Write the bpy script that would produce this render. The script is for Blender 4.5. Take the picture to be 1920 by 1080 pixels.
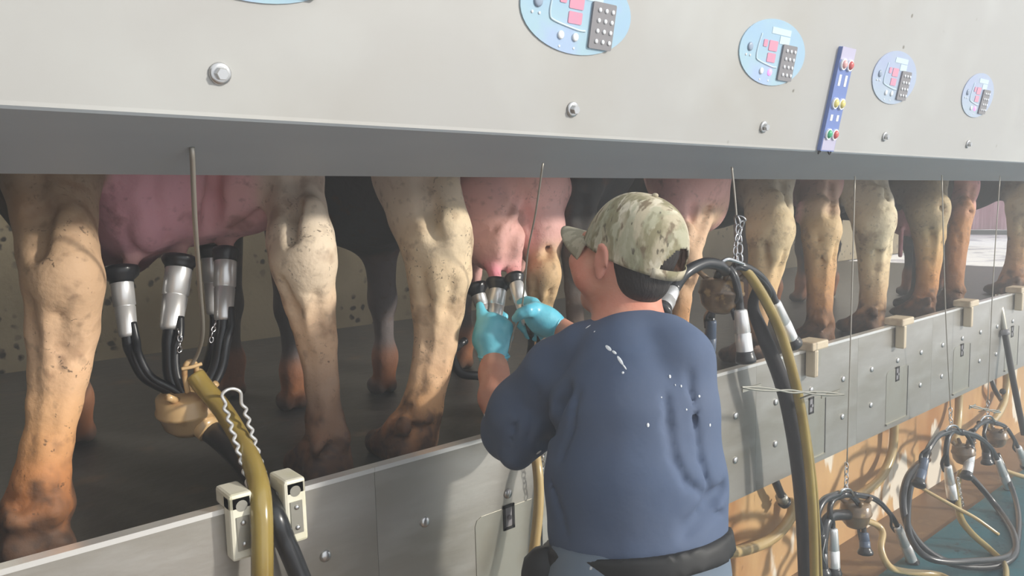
import bpy, math, random
import numpy as np
from mathutils import Vector, Matrix
from mathutils.bvhtree import BVHTree
random.seed(4); rng = np.random.RandomState(7)
for o in list(bpy.data.objects): bpy.data.objects.remove(o)
S = bpy.context.scene
COL = S.collection

# ------------------------------------------------------------------ camera
EYE = np.array([0., 0., 1.55]); F = 1400.
ax = np.array([1690., -195, 1400]); ax /= np.linalg.norm(ax)
dn = np.array([340., 13000, 1400]); dn -= ax * (dn @ ax); dn /= np.linalg.norm(dn)
R = np.array([ax, np.cross(-dn, ax), -dn])
cd = bpy.data.cameras.new('camera'); cam = bpy.data.objects.new('camera', cd); COL.objects.link(cam)
cd.sensor_width = 36; cd.lens = F / 1920 * 36; cd.clip_start = .02; cd.clip_end = 200
M = Matrix(((R[0, 0], -R[0, 1], -R[0, 2], 0), (R[1, 0], -R[1, 1], -R[1, 2], 0), (R[2, 0], -R[2, 1], -R[2, 2], 1.55), (0, 0, 0, 1)))
cam.matrix_world = M
S.camera = cam
# ------------------------------------------------------------------ light
S.view_settings.view_transform = 'Standard'; S.view_settings.look = 'None'
S.view_settings.gamma = 1; S.view_settings.use_curve_mapping = False
S.view_settings.exposure = -0.12
W = bpy.data.worlds.new('world'); S.world = W; W.use_nodes = True
W.node_tree.nodes['Background'].inputs[0].default_value = (.92, .96, 1.0, 1)
W.node_tree.nodes['Background'].inputs[1].default_value = 1.25
sl = bpy.data.lights.new('daylight', 'SUN'); sun = bpy.data.objects.new('daylight', sl); COL.objects.link(sun)
sl.energy = 3.9; sl.angle = math.radians(3.5); sl.color = (1.0, .95, .86)
FILL_POWER = 22.0; HAZE = .046
sun.location = (3, -4, 4)
sun.rotation_euler = Vector((-.60, .88, -.365)).to_track_quat('-Z', 'Y').to_euler()

# ------------------------------------------------------------------ helpers
def ray(px, py): return R @ np.array([px - 960, py - 540, F]) / F
def P(px, py, y):
    r = ray(px, py); return EYE + r * (y / r[1])
def C(px, py, Z): return EYE + ray(px, py) * Z
def PZ(px, py, z):
    r = ray(px, py); return EYE + r * ((z - 1.55) / r[2])
TAN = math.tan(math.radians(12)); PY, PZE = 1.16, 1.695       # lower edge of the cabinet front, which leans out 12 degrees
def PP(px, py):
    r = ray(px, py); t = (PY + TAN * (PZE - 1.55)) / (r[1] + TAN * r[2]); return EYE + r * t
def depth(p): return float((R.T @ (np.array(p) - EYE))[2])
def lin(c):
    c = np.array(c, float) / 255.; return tuple(np.where(c <= .04045, c / 12.92, ((c + .055) / 1.055) ** 2.4))

def mat(name, rgb, rough=.5, metal=0., var=None, vscale=8., vamt=.5, bump=0., bscale=60., attr=False, stretch=(1, 1, 1), emit=None, coat=0., thr=None, trans=0., spots=None):
    m = bpy.data.materials.new(name); m.use_nodes = True
    nt = m.node_tree; b = nt.nodes['Principled BSDF']; L = nt.links.new
    b.inputs['Roughness'].default_value = rough; b.inputs['Metallic'].default_value = metal
    if coat: b.inputs['Coat Weight'].default_value = coat; b.inputs['Coat Roughness'].default_value = .15
    if trans: b.inputs['Transmission Weight'].default_value = trans
    c0 = (*lin(rgb), 1); b.inputs['Base Color'].default_value = c0
    src = None
    if attr:
        a = nt.nodes.new('ShaderNodeAttribute'); a.attribute_name = 'Col'; src = a.outputs['Color']
    co = nt.nodes.new('ShaderNodeTexCoord'); mp = nt.nodes.new('ShaderNodeMapping'); mp.inputs['Scale'].default_value = stretch
    L(co.outputs['Object'], mp.inputs['Vector'])
    def noise(sc, det=4.):
        n = nt.nodes.new('ShaderNodeTexNoise'); n.inputs['Scale'].default_value = sc; n.inputs['Detail'].default_value = det
        L(mp.outputs['Vector'], n.inputs['Vector']); return n
    def mix(fac, a, bcol):
        x = nt.nodes.new('ShaderNodeMix'); x.data_type = 'RGBA'
        L(fac, x.inputs['Factor'])
        if hasattr(a, 'is_linked'): L(a, x.inputs['A'])
        else: x.inputs['A'].default_value = a
        if hasattr(bcol, 'is_linked'): L(bcol, x.inputs['B'])
        else: x.inputs['B'].default_value = bcol
        return x.outputs['Result']
    def ramp(fac, lo, hi, a=0., bb=1.):
        r = nt.nodes.new('ShaderNodeMapRange'); r.inputs['From Min'].default_value = lo; r.inputs['From Max'].default_value = hi
        r.inputs['To Min'].default_value = a; r.inputs['To Max'].default_value = bb; L(fac, r.inputs['Value']); return r.outputs['Result']
    cur = src if src is not None else c0
    for i, (rgb2, sc, lo, hi, amt) in enumerate(var or []):
        n = noise(sc); cur = mix(ramp(n.outputs['Fac'], lo, hi, 0, amt), cur, (*lin(rgb2), 1))
    if spots:
        rgb2, sc, lim, attn = spots
        v = nt.nodes.new('ShaderNodeTexVoronoi'); v.inputs['Scale'].default_value = sc
        n = noise(sc * .6); wv = nt.nodes.new('ShaderNodeMix'); wv.data_type = 'VECTOR'; wv.inputs['Factor'].default_value = .06
        L(mp.outputs['Vector'], wv.inputs['A']); L(n.outputs['Color'], wv.inputs['B']); L(wv.outputs['Result'], v.inputs['Vector'])
        n2 = noise(sc * .22, 2); mm = nt.nodes.new('ShaderNodeMath'); mm.operation = 'MULTIPLY'
        L(ramp(v.outputs['Distance'], lim, lim * .6), mm.inputs[0]); L(ramp(n2.outputs['Fac'], .5, .6), mm.inputs[1])
        f = mm.outputs[0]
        if attn:
            da = nt.nodes.new('ShaderNodeAttribute'); da.attribute_name = 'Dirt'; m2 = nt.nodes.new('ShaderNodeMath'); m2.operation = 'MULTIPLY'
            L(f, m2.inputs[0]); L(da.outputs['Fac'], m2.inputs[1]); f = m2.outputs[0]
        cur = mix(f, cur, (*lin(rgb2), 1))
    if hasattr(cur, 'is_linked'): L(cur, b.inputs['Base Color'])
    if bump:
        n = noise(bscale); bp = nt.nodes.new('ShaderNodeBump'); bp.inputs['Strength'].default_value = bump; bp.inputs['Distance'].default_value = .004
        L(n.outputs['Fac'], bp.inputs['Height']); L(bp.outputs['Normal'], b.inputs['Normal'])
    if emit:
        b.inputs['Emission Color'].default_value = (*lin(emit[0]), 1); b.inputs['Emission Strength'].default_value = emit[1]
    return m

MT = {}
MT['steel_curb'] = mat('steel_curb', (178, 175, 169), .38, .74, var=[((132, 124, 100), 2.6, .42, .72, .6), ((205, 205, 200), 9, .5, .7, .35)], stretch=(.5, 1, 1.6), bump=.15, bscale=30)
MT['rim'] = mat('rim', (235, 235, 232), .3, .6)
MT['hatch'] = mat('hatch', (172, 170, 160), .4, .8, var=[((135, 118, 92), 5, .5, .75, .5)], bump=.1, bscale=30)
MT['bolt'] = mat('bolt', (205, 205, 205), .28, .9)
MT['steel'] = mat('steel', (232, 232, 232), .3, .6)
MT['chrome'] = mat('chrome', (220, 220, 222), .16, 1.)
MT['cable'] = mat('cable', (170, 165, 155), .45, .6)
MT['cabinet'] = mat('cabinet', (176, 175, 172), .42, .1, var=[((168, 163, 152), 1.6, .5, .75, .5), ((190, 191, 188), 3, .5, .7, .5)], spots=((120, 115, 105), 9, .07, False))
MT['soffit'] = mat('soffit', (176, 184, 190), .6, .0, var=[((160, 168, 176), 5, .4, .7, .6)], stretch=(.3, 1, 1))
MT['rubber'] = mat('rubber', (28, 30, 34), .34, 0, coat=.3)
MT['rubber_matte'] = mat('rubber_matte', (38, 38, 42), .6)
MT['blue_rubber'] = mat('blue_rubber', (82, 96, 118), .4)
MT['amber'] = mat('amber', (168, 146, 78), .22, 0, var=[((128, 104, 46), 9, .4, .7, .6)], coat=.5, trans=.15)
MT['pale_amber'] = mat('pale_amber', (196, 172, 122), .3, 0, var=[((170, 138, 88), 12, .4, .7, .6)], coat=.3)
MT['claw'] = mat('claw', (206, 172, 124), .32, 0, var=[((150, 100, 58), 20, .5, .7, .75)], coat=.3)
MT['claw_dark'] = mat('claw_dark', (128, 104, 76), .3, 0, var=[((70, 52, 36), 18, .45, .65, .8), ((180, 150, 100), 30, .6, .7, .7)], coat=.5)
MT['plastic'] = mat('plastic', (226, 222, 204), .45, 0, var=[((196, 192, 130), 10, .5, .7, .5)])
MT['old_plastic'] = mat('old_plastic', (206, 190, 164), .5, 0, var=[((150, 120, 90), 14, .5, .7, .7)])
MT['wall_tan'] = mat('wall_tan', (200, 160, 112), .5, 0, var=[((168, 112, 60), 2.2, .45, .65, .8), ((222, 186, 130), 6, .5, .7, .6), ((236, 228, 212), 4.2, .58, .61, .9), ((120, 74, 40), 11, .66, .7, .8)], bump=.3, bscale=24, stretch=(1, 1, .45))
MT['ledge'] = mat('ledge', (166, 132, 92), .6, 0)
MT['splash_wall'] = mat('splash_wall', (150, 138, 112), .7, 0, var=[((110, 96, 70), 2.5, .4, .7, .8)], spots=((40, 32, 24), 20, .34, False), bump=.3)
MT['platform'] = mat('platform', (44, 42, 38), .42, 0, var=[((26, 25, 23), 3, .4, .7, .9), ((84, 66, 46), 8, .6, .8, .8)], bump=.5, bscale=18)
MT['pit_floor'] = mat('pit_floor', (126, 98, 70), .5, 0, var=[((86, 66, 48), 3, .45, .7, .8), ((160, 130, 92), 12, .6, .7, .5)], bump=.4, bscale=20)
MT['mat_teal'] = mat('mat_teal', (34, 96, 108), .5, 0, var=[((58, 84, 88), 5, .45, .65, .8)], spots=((20, 52, 60), 30, .3, False), bump=.5, bscale=60)
MT['dark_wall'] = mat('dark_wall', (96, 92, 86), .8)
MT['pale_ground'] = mat('pale_ground', (250, 250, 252), .8, var=[((150, 148, 165), 3, .52, .6, .6)])
MT['red_curtain'] = mat('red_curtain', (206, 160, 172), .7, var=[((170, 110, 125), 6, .4, .6, .8)], stretch=(1, 6, .2))
MT['cow'] = mat('cow', (200, 170, 140), .72, 0, attr=True, var=[((168, 112, 58), 5, .56, .74, .32), ((92, 70, 54), 34, .58, .70, .35), ((118, 78, 50), 9, .60, .68, .45)], spots=((66, 48, 36), 72, .27, True), bump=.7, bscale=45)
MT['skin'] = mat('skin', (206, 146, 124), .55, 0, attr=True, var=[((196, 116, 96), 14, .45, .7, .35), ((226, 172, 148), 30, .5, .7, .3)], bump=.15, bscale=150)
MT['shirt'] = mat('shirt', (76, 92, 120), .85, 0, var=[((88, 100, 124), 4, .4, .65, .8), ((66, 80, 108), 9, .5, .7, .4)], bump=.5, bscale=14)
MT['trousers'] = mat('trousers', (98, 112, 128), .75, 0, var=[((120, 130, 140), 5, .5, .7, .7)], spots=((190, 190, 190), 30, .12, False), bump=.4, bscale=12)
MT['glove'] = mat('glove', (118, 212, 234), .38, 0, var=[((60, 165, 200), 18, .5, .7, .5)], bump=.35, bscale=50, coat=.2)
MT['hair'] = mat('hair', (38, 32, 30), .6, 0, bump=.8, bscale=120, stretch=(1, 1, .3))
MT['black'] = mat('black', (24, 24, 26), .6)
MT['white'] = mat('white', (236, 240, 244), .5)
MT['boot'] = mat('boot', (40, 42, 44), .4)
MT['camo'] = mat('camo', (178, 168, 144), .8, 0, var=[((128, 122, 92), 14, .45, .54, .9), ((208, 200, 180), 24, .53, .60, .85), ((104, 88, 66), 30, .58, .65, .85), ((150, 150, 124), 12, .56, .62, .7), ((74, 66, 52), 44, .64, .69, .8)], bump=.3, bscale=40, stretch=(1, 2.2, .8))
MT['camo_brim'] = mat('camo_brim', (176, 168, 146), .8, 0, var=[((140, 134, 112), 30, .5, .55, .7)], bump=.2)
MT['oval'] = mat('oval', (158, 190, 216), .3, 0, var=[((170, 200, 208), 4, .4, .6, .8), ((168, 184, 226), 7, .55, .65, .6)])
MT['oval_washed'] = mat('oval_washed', (166, 178, 208), .3, 0, var=[((174, 190, 204), 5, .4, .6, .8)])  # reflection washout on the far displays, put into the plate colour
MT['oval_line'] = mat('oval_line', (200, 220, 232), .4)
MT['keypad'] = mat('keypad', (132, 130, 134), .5)
MT['led_window'] = mat('led_window', (222, 150, 172), .3, var=[((206, 150, 176), 40, .4, .6, .7)])
MT['led_on'] = mat('led_on', (255, 150, 200), .3, emit=((255, 130, 200), 1.6))
MT['blue_plate'] = mat('blue_plate', (108, 130, 190), .4)
MT['lilac_plate'] = mat('lilac_plate', (188, 184, 208), .4)
for n, c in dict(red=(205, 92, 92), pink=(232, 176, 176), yellow=(226, 212, 130), green=(60, 170, 120), tealtint=(120, 190, 212), greyknob=(150, 165, 185)).items():
    MT[n] = mat(n, c, .35)

ORG = {}
def org(o):
    return ORG.get(o.name, np.zeros(3)) if o else np.zeros(3)
def mk(name, V, Fc, m, parent=None, smooth=True, origin=None, slots=None, fm=None):
    V = np.asarray(V, float)
    me = bpy.data.meshes.new(name)
    if parent is not None: og = org(parent)
    else: og = np.array(origin) if origin is not None else np.array([V[:, 0].mean(), V[:, 1].mean(), V[:, 2].min()])
    me.from_pydata((V - og).tolist(), [], [list(f) for f in Fc]); me.update()
    if smooth: me.polygons.foreach_set('use_smooth', [True] * len(me.polygons))
    me.materials.append(MT[m] if isinstance(m, str) else m)
    o = bpy.data.objects.new(name, me); COL.objects.link(o)
    if parent is not None: o.parent = parent
    else: o.location = og
    ORG[o.name] = og
    return o
def empty(name, loc, label, cat, group=None):
    o = bpy.data.objects.new(name, None); COL.objects.link(o); o.location = loc; ORG[o.name] = np.array(loc, float); o.empty_display_size = .1
    return tag(o, label, cat, group)
def tag(o, label, cat, group=None):
    o['label'] = label; o['category'] = cat
    if group: o['group'] = group
    return o
def struct(o): o['kind'] = 'structure'; return o
def merge(*ms):
    V, Fc = [], []
    for v, f in ms:
        n = len(V); V.extend([tuple(a) for a in v]); Fc.extend([tuple(i + n for i in q) for q in f])
    return V, Fc
def box(c, s, rot=None):
    c = np.array(c, float); s = np.array(s, float) / 2
    V = [np.array([x, y, z]) * s for x in (-1, 1) for y in (-1, 1) for z in (-1, 1)]
    if rot is not None: V = [np.array(rot) @ v for v in V]
    return [c + v for v in V], [(0, 1, 3, 2), (4, 6, 7, 5), (0, 4, 5, 1), (2, 3, 7, 6), (0, 2, 6, 4), (1, 5, 7, 3)]
def bbox2(a, b):
    a = np.array(a, float); b = np.array(b, float); return box((a + b) / 2, np.abs(b - a))
def bev(o, w=.004, seg=2):
    m = o.modifiers.new('bevel', 'BEVEL'); m.width = w; m.segments = seg; m.limit_method = 'ANGLE'
    me = o.data; me.polygons.foreach_set('use_smooth', [False] * len(me.polygons)); return o
def catmull(pts, n=8, closed=False):
    p = [np.array(q, float) for q in pts]
    if closed: p = [p[-1]] + p + [p[0], p[1]]
    else: p = [2 * p[0] - p[1]] + p + [2 * p[-1] - p[-2]]
    out = []
    for i in range(1, len(p) - 2):
        a, b, c, d = p[i - 1:i + 3]
        for k in range(n):
            t = k / n; out.append(.5 * (2 * b + (c - a) * t + (2 * a - 5 * b + 4 * c - d) * t * t + (3 * b - a - 3 * c + d) * t ** 3))
    if not closed: out.append(p[-2])
    return out
def tube(pts, r, n=10, closed=False, smoothn=8, caps=True):
    q = catmull(pts, smoothn, closed) if smoothn else [np.array(a, float) for a in pts]
    N = len(q); r = np.interp(np.linspace(0, 1, N), np.linspace(0, 1, len(r)), r) if hasattr(r, '__len__') else np.full(N, r)
    V, Fc = [], []; up = None
    for i in range(N):
        t = q[(i + 1) % N] - q[i - 1] if closed else q[min(i + 1, N - 1)] - q[max(i - 1, 0)]
        t = t / (np.linalg.norm(t) + 1e-12)
        if up is None:
            up = np.cross(t, [0, 0, 1]);
            if np.linalg.norm(up) < .1: up = np.cross(t, [0, 1, 0])
        up = up - t * (up @ t); up /= np.linalg.norm(up); w = np.cross(t, up)
        for k in range(n):
            a = 2 * math.pi * k / n; V.append(q[i] + r[i] * (math.cos(a) * up + math.sin(a) * w))
    for i in range(N if closed else N - 1):
        j = (i + 1) % N
        for k in range(n): Fc.append((i * n + k, i * n + (k + 1) % n, j * n + (k + 1) % n, j * n + k))
    if caps and not closed: Fc += [tuple(range(n))[::-1], tuple((N - 1) * n + k for k in range(n))]
    return V, Fc
def lathe(a, b, prof, n=20):
    """prof: (t, r), t in metres from a towards b"""
    a = np.array(a, float); d = np.array(b, float) - a; d /= np.linalg.norm(d)
    u = np.cross(d, [0, 0, 1.])
    if np.linalg.norm(u) < .05: u = np.cross(d, [0, 1., 0])
    u /= np.linalg.norm(u); w = np.cross(d, u); V, Fc = [], []
    for t, r in prof:
        for k in range(n):
            q = 2 * math.pi * k / n; V.append(a + d * t + max(r, 1e-4) * (math.cos(q) * u + math.sin(q) * w))
    for i in range(len(prof) - 1):
        for k in range(n): Fc.append((i * n + k, i * n + (k + 1) % n, (i + 1) * n + (k + 1) % n, (i + 1) * n + k))
    Fc += [tuple(range(n))[::-1], tuple((len(prof) - 1) * n + k for k in range(n))]
    return V, Fc
def ball(c, r, n=12):
    r = np.array(r, float) * np.ones(3); V, Fc = [], []
    for i in range(n // 2 + 1):
        th = math.pi * i / (n // 2)
        for k in range(n):
            p = 2 * math.pi * k / n; V.append(np.array(c) + r * np.array([math.sin(th) * math.cos(p), math.sin(th) * math.sin(p), math.cos(th)]))
    for i in range(n // 2):
        for k in range(n): Fc.append((i * n + k, (i + 1) * n + k, (i + 1) * n + (k + 1) % n, i * n + (k + 1) % n))
    return V, Fc
def bolt_mesh(c, nrm, r, h):
    c = np.array(c, float); nrm = np.array(nrm, float)
    return lathe(c, c + nrm, [(0, r), (h * .3, r), (h * .65, r * .88), (h * .9, r * .55), (h, r * .12)], 14)

def on_surf(prims, px, py, z0=1.0, z1=9.):
    d = ray(px, py); L_ = np.linalg.norm(d); t = z0
    for _ in range(90):
        X = EYE + d * t; m_ = min(float(sdf(p, X[None])[0]) for p in prims)
        if m_ < .0008: return X
        t += m_ / L_
        if t > z1: return None
    return EYE + d * t
def crease(prims, pts, r=.007, k=.03, sink=0.):
    out = []; q = [on_surf(prims, *p) for p in pts]; q = [(a + (a - EYE) * sink if a is not None else None) for a in q]
    for a, b in zip(q[:-1], q[1:]):
        if a is not None and b is not None and np.linalg.norm(a - b) < .25: out.append(cap(a, b, r, r, None, k))
    return out
# ---- signed-distance bodies meshed by surface nets
def cap(a, b, ra, rb, col=None, k=None): return ('cap', np.array(a, float), np.array(b, float), ra, rb, col, k)
def ell(c, r, col=None, rot=None, k=None): return ('ell', np.array(c, float), np.array(r, float) * np.ones(3), rot, None, col, k)
def sdf(p, X):
    if p[0] == 'cap':
        a, b, ra, rb = p[1:5]; ba = b - a; t = np.clip(((X - a) @ ba) / (ba @ ba + 1e-12), 0, 1)
        return np.linalg.norm(X - a - t[..., None] * ba, axis=-1) - (ra + (rb - ra) * t)
    c, r, rot = p[1], p[2], p[3]; Q = X - c
    if rot is not None: Q = Q @ np.array(rot)          # columns of rot are the ellipsoid's axes
    k0 = np.linalg.norm(Q / r, axis=-1); k1 = np.linalg.norm(Q / (r * r), axis=-1)
    return np.where(k1 > 1e-9, k0 * (k0 - 1) / np.maximum(k1, 1e-9), -r.min())
def bounds(p):
    if p[0] == 'cap': return np.minimum(p[1] - p[3], p[2] - p[4]), np.maximum(p[1] + p[3], p[2] + p[4])
    m = p[2].max() if p[3] is not None else p[2]; return p[1] - m, p[1] + m
def organic(name, prims, vox, k, m, parent=None, subs=(), planes=(), smooth_it=1, dirt=None, cmix=.012, origin=None, post=None, colfn=None):
    lo = np.min([bounds(p)[0] for p in prims], 0) - 4 * vox; hi = np.max([bounds(p)[1] for p in prims], 0) + 4 * vox
    n = np.ceil((hi - lo) / vox).astype(int) + 1
    G = np.full(n, 1.0)
    axs = [lo[i] + vox * np.arange(n[i]) for i in range(3)]
    def region(p, pad):
        a, b = bounds(p); i0 = np.maximum(((a - pad - lo) / vox).astype(int), 0); i1 = np.minimum(((b + pad - lo) / vox).astype(int) + 2, n)
        sl = tuple(slice(i0[i], i1[i]) for i in range(3))
        X = np.stack(np.meshgrid(*[axs[i][sl[i]] for i in range(3)], indexing='ij'), -1); return sl, X
    for p in prims:
        kk = p[6] or k
        sl, X = region(p, kk + 3 * vox); d = sdf(p, X); g = G[sl]
        h = np.maximum(kk - np.abs(g - d), 0) / kk; G[sl] = np.minimum(g, d) - h * h * kk / 4
    for p in subs:
        kk = p[6] or k
        sl, X = region(p, kk + 3 * vox)
        if min(X.shape[:3]) == 0: continue
        d = -sdf(p, X); g = G[sl]
        h = np.maximum(kk - np.abs(g - d), 0) / kk; G[sl] = np.maximum(g, d) + h * h * kk / 4
    for c, nr in planes:                                # keep the side opposite to nr
        nr = np.array(nr, float) / np.linalg.norm(nr); c = np.array(c)
        X = (axs[0] - c[0])[:, None, None] * nr[0] + (axs[1] - c[1])[None, :, None] * nr[1] + (axs[2] - c[2])[None, None, :] * nr[2]
        G = np.maximum(G, X)
    for ax_ in range(3):
        ix = [slice(None)] * 3
        for e in (0, -1): ix[ax_] = e; G[tuple(ix)] = 1.0; ix[ax_] = slice(None)
    s = G < 0
    c8 = [(i, j, l) for i in (0, 1) for j in (0, 1) for l in (0, 1)]
    def sh(A, o): return A[o[0]:n[0] - 1 + o[0], o[1]:n[1] - 1 + o[1], o[2]:n[2] - 1 + o[2]]
    cnt = sum(sh(s, o).astype(int) for o in c8); act = (cnt > 0) & (cnt < 8)
    idx = -np.ones(act.shape, int); cells = np.argwhere(act); idx[act] = np.arange(len(cells))
    acc = np.zeros((len(cells), 3)); wt = np.zeros(len(cells))
    for ia, oa in enumerate(c8):
        for ob in c8[ia + 1:]:
            if sum(abs(oa[i] - ob[i]) for i in range(3)) != 1: continue
            va = G[tuple((cells + oa).T)]; vb = G[tuple((cells + ob).T)]; cr = (va < 0) != (vb < 0)
            t = np.where(cr, va / np.where(cr, va - vb, 1), 0)
            pt = np.array(oa) + t[:, None] * (np.array(ob) - np.array(oa)); acc += np.where(cr[:, None], pt, 0); wt += cr
    V = lo + vox * (cells + acc / wt[:, None])
    faces = []
    for a in range(3):
        b, c = (a + 1) % 3, (a + 2) % 3
        s0 = [slice(1, n[i] - 1) for i in range(3)]; s0[a] = slice(0, n[a] - 1); s1 = list(s0); s1[a] = slice(1, n[a])
        A, B = s[tuple(s0)], s[tuple(s1)]
        off = np.array([1, 1, 1]); off[a] = 0
        for flip, mask in ((False, A & ~B), (True, B & ~A)):
            q = np.argwhere(mask) + off
            if not len(q): continue
            eb = np.zeros(3, int); eb[b] = 1; ec = np.zeros(3, int); ec[c] = 1
            f = [idx[tuple((q - x).T)] for x in (eb + ec, ec, 0 * eb, eb)]
            if flip: f = f[::-1]
            faces.append(np.stack(f, 1))
    Fq = np.concatenate(faces)
    for _ in range(smooth_it):                          # light Laplacian smoothing
        A = np.zeros_like(V); w = np.zeros(len(V))
        for i in range(4):
            np.add.at(A, Fq[:, i], V[Fq[:, (i + 1) % 4]]); np.add.at(w, Fq[:, i], 1)
            np.add.at(A, Fq[:, i], V[Fq[:, i - 1]]); np.add.at(w, Fq[:, i], 1)
        V = V * .5 + .5 * A / w[:, None]
    if post: V = post(V)
    o = mk(name, V, Fq.tolist(), m, parent, True, origin)
    if any(p[5] is not None for p in prims):
        Ds = np.stack([sdf(p, V) for p in prims if p[5] is not None], 1)
        cols = np.array([lin(p[5]) for p in prims if p[5] is not None])
        w = np.exp(-(Ds - Ds.min(1, keepdims=True)) / cmix); w /= w.sum(1, keepdims=True); cc = w @ cols
        if colfn: cc = colfn(V, cc)
        ca = o.data.color_attributes.new('Col', 'FLOAT_COLOR', 'POINT')
        ca.data.foreach_set('color', np.concatenate([cc, np.ones((len(V), 1))], 1).astype(np.float32).ravel())
    if dirt is not None:
        da = o.data.attributes.new('Dirt', 'FLOAT', 'POINT'); da.data.foreach_set('value', dirt(V).astype(np.float32))
    return o

# ------------------------------------------------------------------ the place
X0, X1 = -1.3, 8.2
def slab(name, a, b, m, w=0): 
    v, f = bbox2(a, b); o = struct(mk(name, v, f, m, smooth=False)); return bev(o, w) if w else o
slab('floor', (X0, -1.6, -.1), (X1, 1.62, 0), 'pit_floor')
slab('wall_pit', (X0, 1.55, 0), (X1, 1.72, .83), 'wall_tan')
slab('platform_floor', (X0, 1.412, .84), (7.5, 3.75, .92), 'platform')
slab('wall_back', (X0, 3.7, .92), (10.6, 3.85, 2.75), 'splash_wall')
slab('wall_left', (X0 - .12, -1.6, -.1), (X0, 3.85, 2.75), 'dark_wall')
slab('ceiling', (X0, 1.06, 2.75), (X1, 3.85, 2.85), 'dark_wall')
slab('ground_outside', (7.5, 1.72, .80), (19, 12, .91), 'pale_ground')
cv, cf = [], []
for i in range(60):
    y_ = 2.0 + i * .1; x_ = 13.8 + .05 * math.sin(i * 1.4)
    cv += [(x_, y_, .99), (x_, y_, 3.2), (x_ + .03, y_, .99), (x_ + .03, y_, 3.2)]
for i in range(59):
    q = i * 4; cf += [(q, q + 4, q + 5, q + 1), (q + 2, q + 3, q + 7, q + 6), (q, q + 2, q + 6, q + 4), (q + 1, q + 5, q + 7, q + 3)]
tag(mk('strip_curtain', cv, cf, 'red_curtain', smooth=False), 'faded pink strip curtain hanging beyond the far end of the parlour', 'curtain')
v, f = bbox2((13.74, 1.8, .90), (13.92, 8.2, .98)); tag(mk('threshold_rail', v, f, 'rubber_matte', smooth=False), 'dark low rail on the bright ground below the pink curtain', 'rail')

v, f = bbox2((X0 + .02, -.35, .02), (18.5, 11.5, 3.4))
hz = mk('haze', v, f, 'black', smooth=False); hz['kind'] = 'stuff'; tag(hz, 'thin haze filling the milking parlour', 'haze')
hm = bpy.data.materials.new('haze'); hm.use_nodes = True; hn = hm.node_tree; hn.nodes.remove(hn.nodes['Principled BSDF'])
vs = hn.nodes.new('ShaderNodeVolumeScatter'); vs.inputs['Color'].default_value = (.95, .97, 1, 1); vs.inputs['Density'].default_value = HAZE; vs.inputs['Anisotropy'].default_value = .25  # even scatter volume over the whole place, lifts the dark tones
hn.links.new(vs.outputs[0], hn.nodes['Material Output'].inputs['Volume']); hz.data.materials[0] = hm
# upper cabinet front with its tucked-under lip
def on_panel(x, z, off=0.):                              # a point on the leaning front, off metres out of it
    n = np.array([0, -math.cos(math.radians(12)), -math.sin(math.radians(12))]); return np.array([x, PY - TAN * (z - PZE), z]) + n * off
prof = [(PY, PZE)]
yb, zb = 1.385, 1.622                                    # back edge of the lip
V = []; ring = [(PY - TAN * 1.1, PZE + 1.1), (PY - TAN * .008, PZE + .008), (PY - .001, PZE + .002), (PY + .004, PZE - .002), (yb, zb), (yb, zb + .05), (PY + .28, PZE + .1), (PY + .28 - .1, PZE + 1.1)]
for x in (X0, X1): V += [(x, a, b) for a, b in ring]
n_ = len(ring); Fc = [(i, (i + 1) % n_, n_ + (i + 1) % n_, n_ + i) for i in range(n_)] + [tuple(range(n_))[::-1], tuple(range(n_, 2 * n_))]
cab = mk('wall_upper', V, Fc, 'cabinet', smooth=False); struct(cab)
cab.data.materials.append(MT['soffit'])
cab.data.polygons[3].material_index = 1; cab.data.polygons[2].material_index = 1

NP = np.array([0, -math.cos(math.radians(12)), -math.sin(math.radians(12))])   # outward normal of the front
UP = np.array([0, -math.sin(math.radians(12)), math.cos(math.radians(12))]); UX = np.array([1., 0, 0])
def pplate(c, w, h, off, th, corner=0, n=6, tilt=0.):
    pts = []
    if corner:
        for sx, sy, a0 in ((1, 1, 0), (-1, 1, 90), (-1, -1, 180), (1, -1, 270)):
            for k in range(n + 1):
                a = math.radians(a0 + 90 * k / n); pts.append((sx * (w / 2 - corner) + corner * math.cos(a), sy * (h / 2 - corner) + corner * math.sin(a)))
    else: pts = [(w / 2, h / 2), (-w / 2, h / 2), (-w / 2, -h / 2), (w / 2, -h / 2)]
    return extrude2(c, pts, off, th)
def extrude2(c, pts, off, th):
    c = np.array(c); N = len(pts)
    V = [c + UX * a + UP * b + NP * off for a, b in pts] + [c + UX * a + UP * b + NP * (off + th) for a, b in pts]
    return V, [tuple(range(N)), tuple(range(2 * N - 1, N - 1, -1))] + [(i, N + i, N + (i + 1) % N, (i + 1) % N) for i in range(N)]
def button(c, r, off, th):
    return lathe(np.array(c) + NP * off, np.array(c) + NP * (off + 1), [(0, r), (th * .6, r), (th, r * .6)], 12)

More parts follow.
